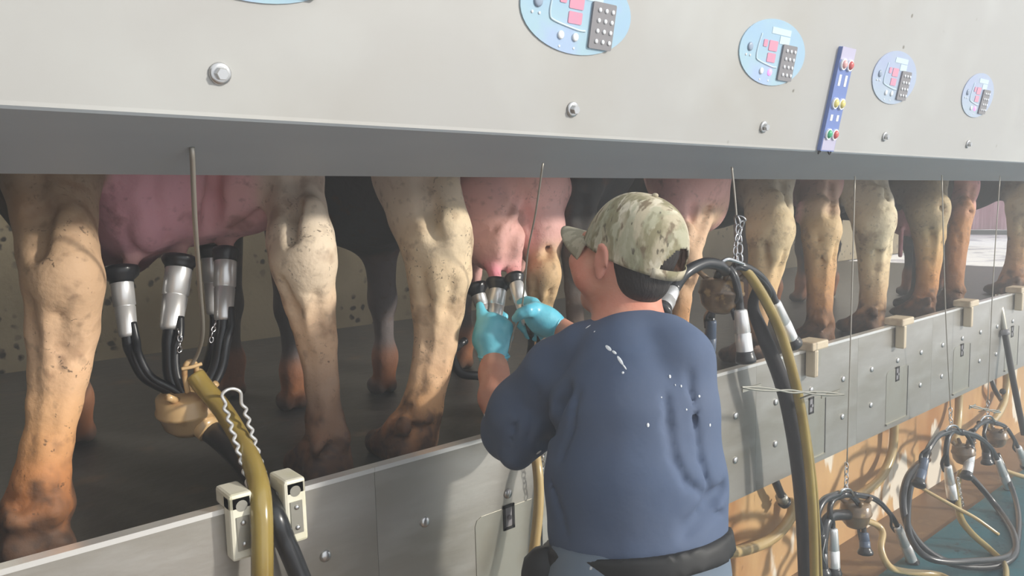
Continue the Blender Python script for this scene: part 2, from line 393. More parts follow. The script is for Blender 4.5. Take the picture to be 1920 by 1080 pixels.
# unseen strip lamps added over the cows' heads to brighten the stalls
for i, x in enumerate((.2, 2.6, 5.0, 7.2)):
    o = empty('added_lamp', (x, 3.35, 2.62), ['strip lamp above the nearest cow\'s head', 'added fill lamp above the heads of the middle cows', 'added fill lamp above the heads of the far cows', 'added fill lamp at the far end of the ceiling'][i], 'lamp', 'added fill lamps over the stalls')
    v, f = bbox2((x - .6, 3.29, 2.68), (x + .6, 3.41, 2.75)); mk('fill_housing', v, f, 'white', o, smooth=False)
    v, f = tube([(x - .58, 3.35, 2.66), (x + .58, 3.35, 2.66)], .018, 10, smoothn=0); mk('fill_tube', v, f, mat('fill_glow', (255, 255, 255), .5, emit=((255, 246, 228), 1.0)) , o)
    ld = bpy.data.lights.new('fill_light', 'AREA'); ld.shape = 'RECTANGLE'; ld.size = 1.2; ld.size_y = .1; ld.energy = FILL_POWER; ld.color = (1, .95, .86)
    lo_ = bpy.data.objects.new('fill_light', ld); COL.objects.link(lo_); lo_.parent = o; lo_.location = (0, 0, .0)

# bolts in the cabinet front
bl = ['washered bolt head in the white front, nearest and leftmost', 'bolt head below and between the nearest keypad display and the man', 'bolt head under the second keypad display from the man', 'small bolt head under the third keypad display', 'small bolt head under the farthest keypad display']
for i, b in enumerate([(412, 138), (1073, 205), (1431, 238), (1658, 256), (1814, 270)]):
    c = PP(*b); o = empty('hex_bolt', c, bl[i], 'bolt', 'bolts along the white cabinet front')
    v, f = lathe(c, c + NP, [(0, .0165), (.003, .0165), (.005, .0145), (.0052, .010)], 20); mk('washer', v, f, 'bolt', o)
    v, f = lathe(c + NP * .004, c + NP, [(0, .0098), (.009, .0098), (.011, .0085)], 6); mk('head', v, f, 'bolt', o, smooth=False)

# keypad displays
A_, B_ = .156, .083
olab = ['pale blue oval keypad display cut off by the top edge, left of the man', 'largest fully drawn blue oval keypad display above the man\'s cap', 'blue-green oval keypad display with a glowing pink lamp, left of the button strip', 'oval keypad display washed lilac by reflection, just right of the button strip, lamp unlit', 'farthest and smallest oval keypad display, washed lilac by reflection, with a glowing pink lamp']
olab[1] = 'nearest blue oval keypad display, top cropped, straight above the cap'
for i, px in enumerate([(470, -110), (1084, 22), (1449, 99), (1677, 146), (1833, 179)]):
    c = PP(*px); o = empty('keypad_display', c, olab[i], 'control display', 'oval displays on the cabinet front')
    q = lambda u, w: c + UX * (u * A_) + UP * (w * B_)
    pts = [(A_ * math.cos(t), B_ * math.sin(t)) for t in np.linspace(0, 2 * math.pi, 48, endpoint=False)]
    v, f = extrude2(c, pts, 0, .003); mk('plate', v, f, 'oval' if i < 3 else 'oval_washed', o, smooth=False)
    v, f = merge(pplate(q(.12, .66), .09, .016, .003, .001), pplate(q(.26, .42), .048, .020, .003, .001)); mk('label_strip', v, f, 'oval_line', o, smooth=False)
    v, f = tube([q(a, b) + NP * .0035 for a, b in ((-.45, .5), (-.5, .1), (-.5, -.18), (-.42, -.3), (0, -.42), (.15, -.42))], .0022, 6); mk('outline', v, f, 'oval_line', o)
    for (u, w, ww, hh) in ((-.06, .2, .04, .026), (-.06, -.16, .038, .023), (-.3, .24, .018, .018)):
        v, f = pplate(q(u, w), ww, hh, .003, .0015, .003); mk('led_window', v, f, 'led_window', o, smooth=False)
    kp_c = q(.44, -.24)
    v, f = pplate(kp_c, .068, .092, .003, .005, .004); kp = mk('keypad', v, f, 'keypad', o, smooth=False)
    for rr in range(4):
        for cc in range(3):
            v, f = button(kp_c + UX * (.0045 + (cc - 1) * .0195) + UP * ((1.5 - rr) * .0205), .0046, .008, .003); mk('button', v, f, 'white', kp)
    on = i in (2, 4)
    for j, u in enumerate((-.28, -.02)):
        v, f = button(q(u, -.6), .0085, .003, .004); mk('indicator_light', v, f, 'led_on' if on and j == 1 else 'white', o)
        v, f = button(q(u, -.86), .0026, .003, .001); mk('marking', v, f, 'white', o)
    v, f = button(q(-.72, .05), .011, .003, .004); mk('knob', v, f, 'greyknob', o)
    for u in (-.8, -.68):
        v, f = button(q(u, -.2), .003, .003, .002); mk('marking', v, f, 'white', o)
# button strip
top, bot = PP(1580, 88), PP(1550, 283)
c = (top + bot) / 2; c[0] = (PP(1565, 185))[0]; hgt = np.linalg.norm((top - bot)[1:])
st = empty('button_station', on_panel(c[0], PZE), 'tall narrow blue strip of paired coloured push buttons on the cabinet front', 'button panel')
v, f = pplate(c, .082, hgt, 0, .012, .004); mk('plate', v, f, 'blue_plate', st, smooth=False)
v, f = pplate(c + UP * hgt * .44, .080, hgt * .12, .012, .001); mk('header', v, f, 'lilac_plate', st, smooth=False)
v, f = pplate(c - UP * hgt * .43, .076, hgt * .12, .012, .001); mk('footer', v, f, 'lilac_plate', st, smooth=False)
for fr, (m1, m2) in ((.34, ('pink', 'red')), (-.03, ('yellow', 'yellow')), (-.33, ('green', 'red'))):
    for s_, mm in ((-1, m1), (1, m2)):
        bc = c + UP * hgt * fr + UX * s_ * .019
        v, f = lathe(bc + NP * .012, bc + NP, [(0, .0165), (.006, .0165), (.006, .013)], 18); b0 = mk('push_button', v, f, 'white', st, smooth=False)
        v, f = button(bc, .0125, .013, .011); mk('button_cap', v, f, mm, b0)
for s_ in (-1, 1):
    for fr, hh in ((.19, .032), (-.17, .018)):
        v, f = pplate(c + UP * hgt * fr + UX * s_ * .018, .013, hh, .012, .001); mk('label_strip', v, f, 'white', st, smooth=False)
    v, f = tube([c - UP * hgt * .49 + UX * s_ * .036 + NP * .006, c - UP * hgt * .53 + UX * s_ * .034 + NP * .004, on_panel(c[0] + s_ * .02, PZE + .004, .003)], .0025, 6); mk('wire', v, f, 'black', st)

# ------------------------------------------------------------------ steel kick panels of the curb
HX = [.393 + .7393 * i for i in range(-1, 10)]
for i, hx in enumerate(HX):
    if hx + .37 > X1: break
    xa, xb = hx - .36965, hx + .36965
    place = ['beyond the left edge', 'leftmost in view, under the first white clip', 'left of the man, with his shadow on it', 'behind the man\'s waist and right elbow', 'crossed by the big black and amber hose pair', 'right after the hose pair, third hatch in view', 'with the fourth hatch, above the hanging clusters', 'with the black pole leaning on it', 'near the far right edge', 'far end, out to the right', 'last at the far end'][i]
    o = empty('kick_panel', (hx, 1.40, .545), 'brushed steel curb panel with a hatch, ' + place, 'steel panel', 'steel curb panels')
    v, f = bbox2((xa + .0004, 1.40, .545), (xb - .0004, 1.412, .992)); mk('sheet', v, f, 'steel_curb', o, smooth=False)
    v, f = bbox2((xa + .0003, 1.397, .990), (xb - .0003, 1.425, 1.0)); mk('rim', v, f, 'rim', o, smooth=False)
    # hatch
    pts = [(-.105, 0), (-.105, .235 - .02), (-.099, .229), (-.085, .235), (.105, .235), (.105, 0)]
    V = [(hx + a, 1.3985, .57 + b) for a, b in pts] + [(hx + a, 1.401, .57 + b) for a, b in pts]; N = len(pts)
    h = mk('hatch', V, [tuple(range(N))[::-1], tuple(range(N, 2 * N))] + [(k, (k + 1) % N, N + (k + 1) % N, N + k) for k in range(N)], 'hatch', o, smooth=False)
    v, f = merge(bbox2((hx - .018, 1.3965, .748), (hx - .011, 1.399, .812)), bbox2((hx + .011, 1.3965, .748), (hx + .018, 1.399, .812)), bbox2((hx - .018, 1.3965, .805), (hx + .018, 1.399, .812)), bbox2((hx - .018, 1.3965, .748), (hx + .018, 1.399, .755))); mk('latch_frame', v, f, 'black', h, smooth=False)
    v, f = merge(bbox2((hx - .011, 1.398, .756), (hx + .011, 1.3988, .804)), lathe((hx, 1.3985, .78), (hx, 0, .78), [(0, .006), (.006, .006)], 10)); mk('latch', v, f, 'keypad', h, smooth=False)
    v, f = bbox2((hx + .1055, 1.3975, .57), (hx + .111, 1.4005, .80)); mk('hinge_edge', v, f, 'black', h, smooth=False)
    v, f = bbox2((hx - .105, 1.392, .566), (hx + .105, 1.4, .574)); mk('hatch_lip', v, f, 'hatch', h, smooth=False)
    for k in (-1, 0, 1):
        v, f = bolt_mesh((hx + k * .2464, 1.40, .84), (0, -1, 0), .0125, .007); mk('bolt', v, f, 'bolt', o)
        if k: v, f = bolt_mesh((hx + k * .2464, 1.40, .687), (0, -1, 0), .0125, .007); mk('bolt', v, f, 'bolt', o)
v, f = bbox2((X0, 1.412, .66), (X1, 1.56, .84)); struct(mk('trim_1', v, f, 'ledge', smooth=False))

# white plastic hose clips over the rim
cl = ['cream plastic hose clip on the rim, beside the nearest amber hose', None, None, None, None, None]
cl = ['big cream plastic hose clip on the curb rim, holding the nearest amber hose', 'aged plastic hose clip on the curb rim just right of the high hanging cluster', 'second plastic clip right of the man, between two steel cables', 'third plastic clip right of the man, small and beige', 'farthest plastic clip at the right edge of the picture']
for i, cx in enumerate([.515, 2.60, 3.352, 4.12, 4.875]):
    o = empty('hose_clip', (cx, 1.39, .90), cl[i], 'hose clip', 'hose clips on the curb rim'); m = 'plastic' if i == 0 else 'old_plastic'
    v, f = merge(*[bbox2((cx + s_ * .0525 - .0225, 1.362, .905), (cx + s_ * .0525 + .0225, 1.398, 1.032)) for s_ in (-1, 1)], bbox2((cx - .075, 1.385, .905), (cx + .075, 1.397, .99)), bbox2((cx - .075, 1.362, 1.0), (cx - .031, 1.44, 1.034)), bbox2((cx + .031, 1.362, 1.0), (cx + .075, 1.44, 1.034)))
    if i: v, f = merge(bbox2((cx - .058, 1.358, 1.0), (cx + .058, 1.44, 1.032)), bbox2((cx - .040, 1.358, .900), (cx - .014, 1.398, 1.002)))
    bev(mk('clip_body', v, f, m, o, smooth=False), .006)
    for s_ in ((-1, 1) if i == 0 else (1,)):
        sx = s_ * (.0525 if i == 0 else .022)
        v, f = pv = bbox2((cx + sx - (.012 if i == 0 else .034), 1.3595 if i == 0 else 1.388, .925), (cx + sx + (.012 if i == 0 else .034), 1.3625 if i == 0 else 1.3975, .99 if i == 0 else .999)); pl = mk('steel_plate', v, f, 'hatch', o, smooth=False)
        for zz in (.937, .978): v, f = bolt_mesh((cx + sx, 1.3595 if i == 0 else 1.388, zz), (0, -1, 0), .005, .004); mk('screw', v, f, 'bolt', pl)
        if i: continue
        v, f = lathe((cx + sx, 1.3625, 1.010), (cx + sx, 0, 1.010), [(-.001, .011), (.001, .011)], 16); mk('plug', v, f, 'hatch', o, smooth=False)

# ------------------------------------------------------------------ cows
CREAM, PALE, ORANGE, BROWN, GREYB, PINK, DPINK, BLACK, DARK = (226, 188, 152), (228, 210, 184), (206, 150, 98), (132, 92, 64), (122, 104, 92), (228, 176, 168), (194, 138, 140), (62, 61, 60), (76, 70, 66)
def yprof(t): return np.interp(t, [0, .30, .45, .8, 1], [1.72, 1.585, 1.61, 1.60, 1.61])
def leg_prims(rows, cols, dy=0., hoof=True, side=1):
    out = []; ys = [r[2] for r in rows]; n = len(rows); pts = []
    for i, (l, r_, py) in enumerate(rows):
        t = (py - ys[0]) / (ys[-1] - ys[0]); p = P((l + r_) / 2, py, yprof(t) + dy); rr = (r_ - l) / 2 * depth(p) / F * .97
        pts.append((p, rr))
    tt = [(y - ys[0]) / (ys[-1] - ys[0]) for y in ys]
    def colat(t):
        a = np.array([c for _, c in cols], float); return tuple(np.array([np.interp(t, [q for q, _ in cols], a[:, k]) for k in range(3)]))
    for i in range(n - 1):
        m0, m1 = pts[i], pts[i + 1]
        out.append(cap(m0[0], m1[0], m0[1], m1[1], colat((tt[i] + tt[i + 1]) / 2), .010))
    top, rt = pts[0]
    # hock point and tendons
    k = int(np.argmin([abs(t - .30) for t in tt])); hp, hr = pts[k]
    out.append(cap(hp + [0, -hr * .45, hr * .45], hp + [0, -hr * .2, -hr * .8], hr * .55, hr * .4, colat(.3)))
    out.append(cap(hp + [hr * .3, -hr * .1, hr * 1.6], hp + [0, -hr * .5, hr * .3], hr * .35, hr * .4, colat(.2)))
    if hoof:
        bp, br = pts[-1]; bx, by = bp[0], bp[1]
        z0 = .92
        for s_ in (-1, 1):
            out.append(cap((bx + s_ * .016, by, max(bp[2], 1.0)), (bx + s_ * .026, by + .05, z0 + .045), .036, .036, cols[-1][1], .02))
            out.append(ell((bx + s_ * .031, by + .075, z0 + .028), (.030, .062, .036), (60, 46, 36), k=.012))
            out.append(ell((bx + s_ * .030, by - br * .8, z0 + .10), (.022, .024, .026), (104, 74, 52), k=.018)); out.append(ell((bx + s_ * .028, by - br * .55, z0 + .03), (.034, .035, .034), (78, 56, 42), k=.014))
    return out, top, rt
def leg_grooves(rows, dy=0.):
    ys = [q[2] for q in rows]; out = []
    tt = [(y - ys[0]) / (ys[-1] - ys[0]) for y in ys]
    def at(t, u):
        py = ys[0] + t * (ys[-1] - ys[0]); l = np.interp(t, tt, [q[0] for q in rows]); rr = np.interp(t, tt, [q[1] for q in rows])
        mid = (l + rr) / 2; hw = (rr - l) / 2; p0 = P(mid, py, yprof(t) + dy); d = depth(p0); r_ = hw * d / F
        side = v3((u, 0, 0)); cam_ = v3((0, 0, -math.sqrt(max(0, 1 - u * u))))
        return p0 + (side + cam_) * r_ * .98, r_
    def gr(pts, rad, k=.03):
        q = [at(t, u) for t, u in pts]
        for (a, ra), (b, rb) in zip(q[:-1], q[1:]): out.append(cap(a, b, ra * rad, rb * rad, None, k))
    gr([(.04, .25), (.14, .22), (.24, .12)], .08, .04)        # hollow in front of the tendon, above the hock
    gr([(.36, -.45), (.45, -.35), (.62, -.30), (.78, -.25)], .09, .025)
    gr([(.40, .45), (.5, .5), (.72, .45)], .06, .03)
    gr([(.90, -.7), (.915, 0), (.905, .7)], .10, .02)
    return out
def v3(c): return R @ np.array(c, float)
def front_leg(px, py, col, top_z=1.5, w=.034, x=None, lean=0):
    h = PZ(px, py, .92) if x is None else np.array(x)
    kx = h + [0, .0, .33]
    return [cap(h + [lean, 0, top_z - .92], kx, w * 1.9, w * 1.25, col), cap(kx, h + [0, 0, .13], w * 1.15, w * .85, col), cap(h + [0, 0, .13], h + [0, .01, .06], w * 1.2, w * 1.15, (150, 96, 62)),
            ell(h + [-.022, .03, .027], (.027, .05, .033), (50, 42, 36), k=.01), ell(h + [.022, .03, .027], (.027, .05, .033), (50, 42, 36), k=.01)], h
from mathutils import noise as mnoise
def crust(V, cc):                                        # dried muck caked on the feet and lower shanks
    cc = cc.copy(); mud = [np.array(lin((84, 60, 44))), np.array(lin((58, 44, 36)))]
    for i in np.flatnonzero((V[:, 1] < 1.8) & (V[:, 2] < 1.45)):
        v = V[i]; n1 = mnoise.fractal(Vector(v * np.array([26, 26, 17])), 1.0, 2.0, 3); n2 = mnoise.noise(Vector(v * 70))
        a = np.clip((1.13 - v[2]) / .16, 0, 1); b = np.clip((n1 + a * 1.15 - .55) * 2.2, 0, 1) * .85
        cc[i] = cc[i] * (1 - b) + (mud[0] if n2 > -.1 else mud[1]) * b
    return cc
def cowpost(V):
    m_ = (V[:, 1] < 1.75) & (V[:, 2] < 1.5)
    out = V.copy()
    for i in np.flatnonzero(m_):
        v = V[i]; a = .0022 + .0045 * max(0, (1.2 - v[2]) / .28)
        nv = mnoise.noise_vector(Vector(v * 22)); out[i] = v + np.array(nv) * a
    return out
def cow(label, legs, udder, fronts, cx, body, vox=.011, creases=(), usubs=(), bcol=BLACK, name='dairy_cow'):
    pr = []; tops = []
    usubs = list(usubs)
    for rows, cols, dy in legs:
        usubs += leg_grooves(rows, dy)
        q, tp, rt = leg_prims(rows, cols, dy); pr += q; tops.append((tp, rt, cols[0][1]))
    for tp, rt, c in tops:
        pr.append(cap(tp, (cx + (tp[0] - cx) * .5, 1.86, 2.0), rt, .15, c))
    pr += udder
    for pts_, r__, k__ in creases: usubs += crease(udder, pts_, r__, k__)
    for fx in fronts:
        q, h = front_leg(*fx[:2], fx[2], x=fx[3] if len(fx) > 3 else None); pr += q
    y0, y1 = body
    pr.append(ell((cx, (y0 + y1) / 2, 1.80), (.28, (y1 - y0) / 2 + .12, .38), bcol, k=.08))
    pr.append(ell((cx, y0 + .12, 2.02), (.25, .25, .25), bcol, k=.1))
    pr.append(cap((cx, y1 - .1, 1.95), (cx, y1 + .32, 2.12), .19, .11, bcol, .1)); pr.append(cap((cx, y1 + .32, 2.12), (cx, y1 + .62, 1.90), .11, .065, bcol, .06))
    for s_ in (-1, 1): pr.append(cap((cx + s_ * .08, y1 + .30, 2.18), (cx + s_ * .22, y1 + .27, 2.15), .025, .035, bcol, .03))
    pr.append(cap((cx, y0 - .1, 2.15), (cx, y0 - .14, 1.75), .03, .02, bcol, .05))
    o = organic(name, pr, vox, .045, 'cow', subs=usubs, dirt=lambda V: np.clip(1.35 - (V[:, 2] - 1.0) * 1.0, .15, 1) * np.clip((1.8 - V[:, 1]) * 3, .2, 1), cmix=.010, origin=(cx, (y0 + y1) / 2, .92), post=cowpost, colfn=crust)
    return tag(o, label, 'cow', 'cows in the milking stalls')

L1 = [(18, 175, 320), (30, 176, 400), (40, 178, 470), (50, 190, 530), (55, 180, 620), (60, 163, 700), (56, 148, 760), (46, 133, 830), (32, 128, 890), (15, 130, 940), (6, 118, 990)]
L2 = [(500, 600, 325), (503, 612, 390), (500, 628, 450), (506, 631, 490), (530, 629, 560), (556, 632, 640), (572, 636, 720), (573, 645, 790), (570, 656, 850), (565, 650, 880)]
L3 = [(702, 856, 325), (725, 872, 400), (748, 888, 455), (762, 886, 510), (770, 872, 580), (776, 858, 640), (768, 845, 700), (752, 832, 760), (728, 824, 810), (712, 808, 840)]
L4 = [(985, 1050, 400), (988, 1052, 460), (985, 1048, 520), (990, 1035, 590), (993, 1030, 650), (990, 1032, 700), (985, 1035, 745)]
L5 = [(1272, 1348, 380), (1268, 1322, 450), (1264, 1310, 500), (1262, 1298, 560), (1256, 1290, 630), (1252, 1290, 680), (1248, 1292, 710)]
L5b = [(1040, 1125, 350), (1048, 1118, 420), (1052, 1110, 480), (1058, 1098, 540), (1062, 1096, 620), (1060, 1098, 690), (1056, 1100, 735)]
L6 = [(1388, 1484, 335), (1397, 1486, 400), (1400, 1486, 440), (1404, 1470, 500), (1404, 1455, 550), (1400, 1440, 600), (1394, 1436, 650), (1388, 1436, 675)]
L7 = [(1494, 1568, 335), (1500, 1572, 400), (1504, 1572, 440), (1510, 1567, 500), (1514, 1561, 560), (1512, 1560, 600), (1507, 1562, 625), (1503, 1556, 640)]
L8 = [(1566, 1655, 335), (1588, 1673, 385), (1600, 1675, 420), (1608, 1670, 470), (1612, 1664, 520), (1612, 1660, 570), (1606, 1656, 598), (1602, 1648, 612)]
L9 = [(1676, 1770, 335), (1702, 1775, 400), (1713, 1771, 440), (1719, 1764, 490), (1718, 1757, 540), (1708, 1752, 568), (1698, 1748, 582)]
L10 = [(1774, 1824, 345), (1786, 1822, 400), (1775, 1815, 450), (1773, 1808, 500), (1770, 1803, 550), (1766, 1803, 570)]
L11 = [(1882, 1940, 335), (1888, 1938, 390), (1892, 1930, 440), (1888, 1925, 490), (1876, 1918, 525), (1870, 1912, 540)]

def U(px, py, y, rx, ry, rz, col=PINK, k=.06): return ell(P(px, py, y), (rx, ry, rz), col, k=k)
def teat(a, b, y, r=.016, col=PINK, yb=None): return cap(P(*a, y), P(*b, yb or y), r * 1.15, r, col, .02)
c1 = cow('orange-legged cow nearest the camera at left, wide pink udder already milking',
    [(L1, [(0, (142, 124, 106)), (.25, (190, 156, 122)), (.5, CREAM), (.75, (214, 160, 108)), (.9, (176, 108, 60)), (1, BROWN)], 0), (L2, [(0, (206, 190, 178)), (.3, PALE), (.5, CREAM), (.62, (196, 160, 130)), (.72, GREYB), (1, (120, 82, 56))], 0)],  # first leg's greyed top holds the shade under the cabinet in its colour
    [U(262, 358, 1.86, .112, .14, .145, (216, 160, 172)), U(345, 358, 1.92, .125, .15, .135, (216, 162, 168)), U(455, 345, 1.86, .115, .14, .125, (218, 168, 172)), U(222, 420, 2.0, .10, .12, .13, (120, 86, 92)), U(350, 300, 1.95, .28, .22, .16, (200, 146, 152), .08),  # dark fourth lobe: shade on the front quarter put into its colour
     teat((262, 455), (240, 505), 1.86), teat((335, 450), (337, 488), 1.86), teat((428, 440), (421, 480), 1.86)],
    [(150, 832, GREYB), (440, 745, DARK)], .45, (2.15, 2.5), creases=[([(292, 325), (285, 365), (298, 410), (315, 450)], .007, .022), ([(402, 325), (396, 380), (392, 420), (388, 470)], .016, .03), ([(240, 400), (232, 440), (262, 478)], .006, .02), ([(500, 360), (485, 400), (440, 425)], .005, .018)], vox=.010)
c2 = cow('cream-legged cow whose pink udder the man is attaching cups to',
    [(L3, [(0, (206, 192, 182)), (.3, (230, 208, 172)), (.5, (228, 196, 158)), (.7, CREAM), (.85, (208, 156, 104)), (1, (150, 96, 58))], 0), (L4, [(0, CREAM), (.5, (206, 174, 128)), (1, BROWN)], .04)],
    [U(958, 335, 1.76, .165, .18, .15), U(926, 438, 1.665, .082, .10, .110, k=.035), U(1002, 422, 1.70, .088, .10, .108, k=.035), U(898, 395, 1.71, .075, .1, .13, k=.04), U(1026, 375, 1.76, .07, .1, .12, k=.04),
     teat((921, 494), (932, 528), 1.64, .018, (226, 140, 156), 1.60), teat((966, 470), (964, 514), 1.66, .019, (226, 158, 156), 1.60), teat((895, 490), (893, 532), 1.78, .016), teat((985, 470), (975, 505), 1.84, .016)],
    [(555, 768, (84, 78, 78)), (725, 738, (112, 104, 104))], 1.22, (1.95, 2.5), creases=[([(985, 400), (972, 430), (962, 455), (955, 490)], .013, .028), ([(892, 436), (922, 428), (950, 405), (965, 370)], .005, .02), ([(985, 360), (980, 400), (1000, 440)], .004, .015)], vox=.010, bcol=(84, 83, 84))
c3 = cow('black-bodied cow half hidden behind the man\'s cap, pink udder right of the cap',
    [(L5b, [(0, BLACK), (.5, DARK), (.7, (96, 72, 56)), (1, DARK)], 0), (L5, [(0, (214, 180, 150)), (.4, CREAM), (.7, ORANGE), (1, BROWN)], 0)],
    [U(1290, 330, 1.74, .155, .16, .15), U(1262, 405, 1.72, .075, .09, .11), U(1318, 385, 1.74, .070, .09, .105), teat((1268, 440), (1270, 470), 1.70), teat((1312, 420), (1308, 448), 1.72)],
    [(0, 0, DARK, (1.70, 2.35, .92)), (0, 0, (120, 92, 70), (2.08, 2.3, .92))], 1.88, (1.75, 2.45), creases=[([(1298, 385), (1293, 420), (1290, 460)], .010, .025)])
c4 = cow('cow with two tan hind legs, first clear of the man to his right',
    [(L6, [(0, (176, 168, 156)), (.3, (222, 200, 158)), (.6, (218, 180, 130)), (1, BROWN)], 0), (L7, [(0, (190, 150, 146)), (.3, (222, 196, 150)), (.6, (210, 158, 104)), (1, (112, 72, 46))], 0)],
    [U(1524, 345, 1.74, .10, .12, .13, DPINK), teat((1500, 385), (1496, 412), 1.68, .014, (226, 168, 172))],
    [(0, 0, DARK, (2.75, 2.35, .92)), (0, 0, (126, 96, 70), (3.02, 2.4, .92))], 2.86, (1.75, 2.45), vox=.012)
c5 = cow('cow with a pale cream hind leg between the two far steel cables',
    [(L8, [(0, (196, 188, 176)), (.3, (232, 218, 184)), (.6, (228, 204, 162)), (1, (150, 104, 66))], 0), ([(1700, 1790, 325), (1712, 1772, 400), (1716, 1760, 440), (1712, 1748, 500), (1708, 1744, 550), (1702, 1744, 585)], [(0, DARK), (1, DARK)], .14)],
    [U(1696, 390, 1.86, .085, .11, .16, (206, 150, 156)), teat((1690, 430), (1688, 480), 1.84, .014, (220, 160, 166))],
    [(0, 0, (112, 100, 96), (3.7, 2.4, .92)), (0, 0, DARK, (3.95, 2.35, .92))], 3.72, (1.75, 2.45), vox=.013, bcol=(70, 66, 66))
c6 = cow('orange-stained cow second from the far end with a bright pink udder',
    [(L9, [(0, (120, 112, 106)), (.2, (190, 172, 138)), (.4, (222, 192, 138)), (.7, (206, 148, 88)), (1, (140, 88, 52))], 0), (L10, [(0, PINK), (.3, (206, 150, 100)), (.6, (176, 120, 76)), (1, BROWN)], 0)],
    [U(1797, 352, 1.72, .095, .10, .17, (232, 166, 172)), U(1800, 400, 1.66, .065, .07, .11, (236, 170, 172))],
    [(0, 0, DARK, (4.35, 2.4, .92)), (0, 0, DARK, (4.62, 2.35, .92))], 4.40, (1.75, 2.45), vox=.014)
c7 = cow('farthest cow, tan hind leg cut by the right edge of the picture',
    [(L11, [(0, (150, 140, 126)), (.3, (216, 196, 156)), (.6, (198, 158, 112)), (1, (150, 100, 66))], 0), ([(1945, 1990, 335), (1950, 1985, 400), (1952, 1980, 460), (1950, 1975, 520)], [(0, CREAM), (1, BROWN)], 0)],
    [U(1925, 340, 1.76, .1, .12, .14, DPINK)], [(0, 0, (34, 34, 34), (5.05, 2.05, .92)), (0, 0, (30, 30, 30), (5.42, 2.0, .92))], 5.75, (1.75, 2.45), vox=.015)

# ------------------------------------------------------------------ milking clusters
def cup(parent, a, b, r=.022, shell='steel', head=.031, hl=.030, headdir=1, tubepts=None, tr=.0095, name='teat_cup', twin=True):
    """a: mouth end, b: tail end; tubepts from tail to claw"""
    a = np.array(a, float); b = np.array(b, float); L = np.linalg.norm(b - a); d = (b - a) / L
    s = mk(name, *lathe(a, b, [(0, r * 1.02), (.004, r * 1.05), (L * .44, r * 1.03), (L * .45, r * .93), (L * .47, r * .93), (L * .48, r * .98), (L * .93, r * .86), (L * .98, r * .80), (L, r * .6)], 22), shell, parent)
    mk('mouthpiece', *lathe(a - d * hl, b, [(0, head * .62), (.004, head * .95), (.012, head), (hl * .7, head * .92), (hl, r * 1.12), (hl + .006, r * 1.10)], 22), 'rubber', s)
    if tubepts:
        pts = [b - d * .006] + [b + d * .02] + [np.array(q, float) for q in tubepts]
        mk('short_milk_tube', *tube(pts, tr, 10), 'rubber', s)
        if twin:
            side = np.cross(d, ray(1400, 500)); side /= np.linalg.norm(side)
            mk('short_pulse_tube', *tube([b + side * r * .75 - d * .03, b + side * r * .95 + d * .012] + [np.array(q, float) + side * .012 - np.array([0, .012, 0]) for q in tubepts], tr * .6, 8), 'rubber', s)
    return s
def chain(parent, pts, size=.012, r=.0018, mtl='chrome', name='chain'):
    q = catmull(pts, 24); L = [0]
    for i in range(1, len(q)): L.append(L[-1] + np.linalg.norm(q[i] - q[i - 1]))
    n = max(2, int(L[-1] / (size * 1.3))); ms = []
    for i in range(n):
        t = (i + .5) / n * L[-1]; j = int(np.searchsorted(L, t)); j = min(max(j, 1), len(q) - 1); c = q[j]; d = q[j] - q[j - 1]; d /= np.linalg.norm(d) + 1e-9
        u = np.cross(d, [.3, 1, .2] if i % 2 else [1, -.3, .1]); u /= np.linalg.norm(u)
        ms.append(tube([c + d * size * .85 * math.cos(a) + u * size * .5 * math.sin(a) for a in np.linspace(0, 2 * math.pi, 8, endpoint=False)], r, 5, closed=True, smoothn=2))
    return mk(name, *merge(*ms), mtl, parent)
def claw(parent, c, r, h, m='claw', tilt=(0, 0, 1)):
    c = np.array(c, float); t = np.array(tilt, float); t /= np.linalg.norm(t)
    top = c + t * h / 2; b = c - t * h / 2
    bowl = mk('claw', *lathe(top, b, [(0, r * .45), (.004, r * .8), (.010, r * .97), (h * .34, r), (h * .38, r * 1.05), (h * .44, r * 1.05), (h * .48, r * .97), (h * .75, r * .86), (h * .92, r * .6), (h, r * .25)], 28), m, parent)
    u = np.cross(t, [0, 1, 0]); u /= np.linalg.norm(u); w = np.cross(t, u)
    for k in range(4):
        a = math.pi / 4 + k * math.pi / 2; dd = u * math.cos(a) + w * math.sin(a)
        mk('nipple', *lathe(top + dd * r * .62 - t * .008, top + dd * r * 1.15 + t * .02, [(0, .010), (.02, .008), (r * .62, .0075)], 12), m, bowl)
    return bowl
def hose(parent, pts, r, m, name): return mk(name, *tube(pts, r, 14), m, parent)
def loc(pts, r=.016):
    out = []
    for q in pts:
        p = P(*q); lim = (.012 if p[1] < 1.32 else 0) + r
        out.append(p if p[2] > lim or q[1] < 600 else PZ(q[0], q[1], .012 + r))
    return out

def DROP(px, py, y):                                     # the hose carries on down to the pit floor and back under the curb
    p = P(px, py, y); z = max(p[2] - .15, .2)
    return [p + [.01, 0, z - p[2]], np.array([p[0] + .04, y + .02, .09]), np.array([p[0] + .12, y + .12, .045]), np.array([p[0] + .2, 1.49, .035])]
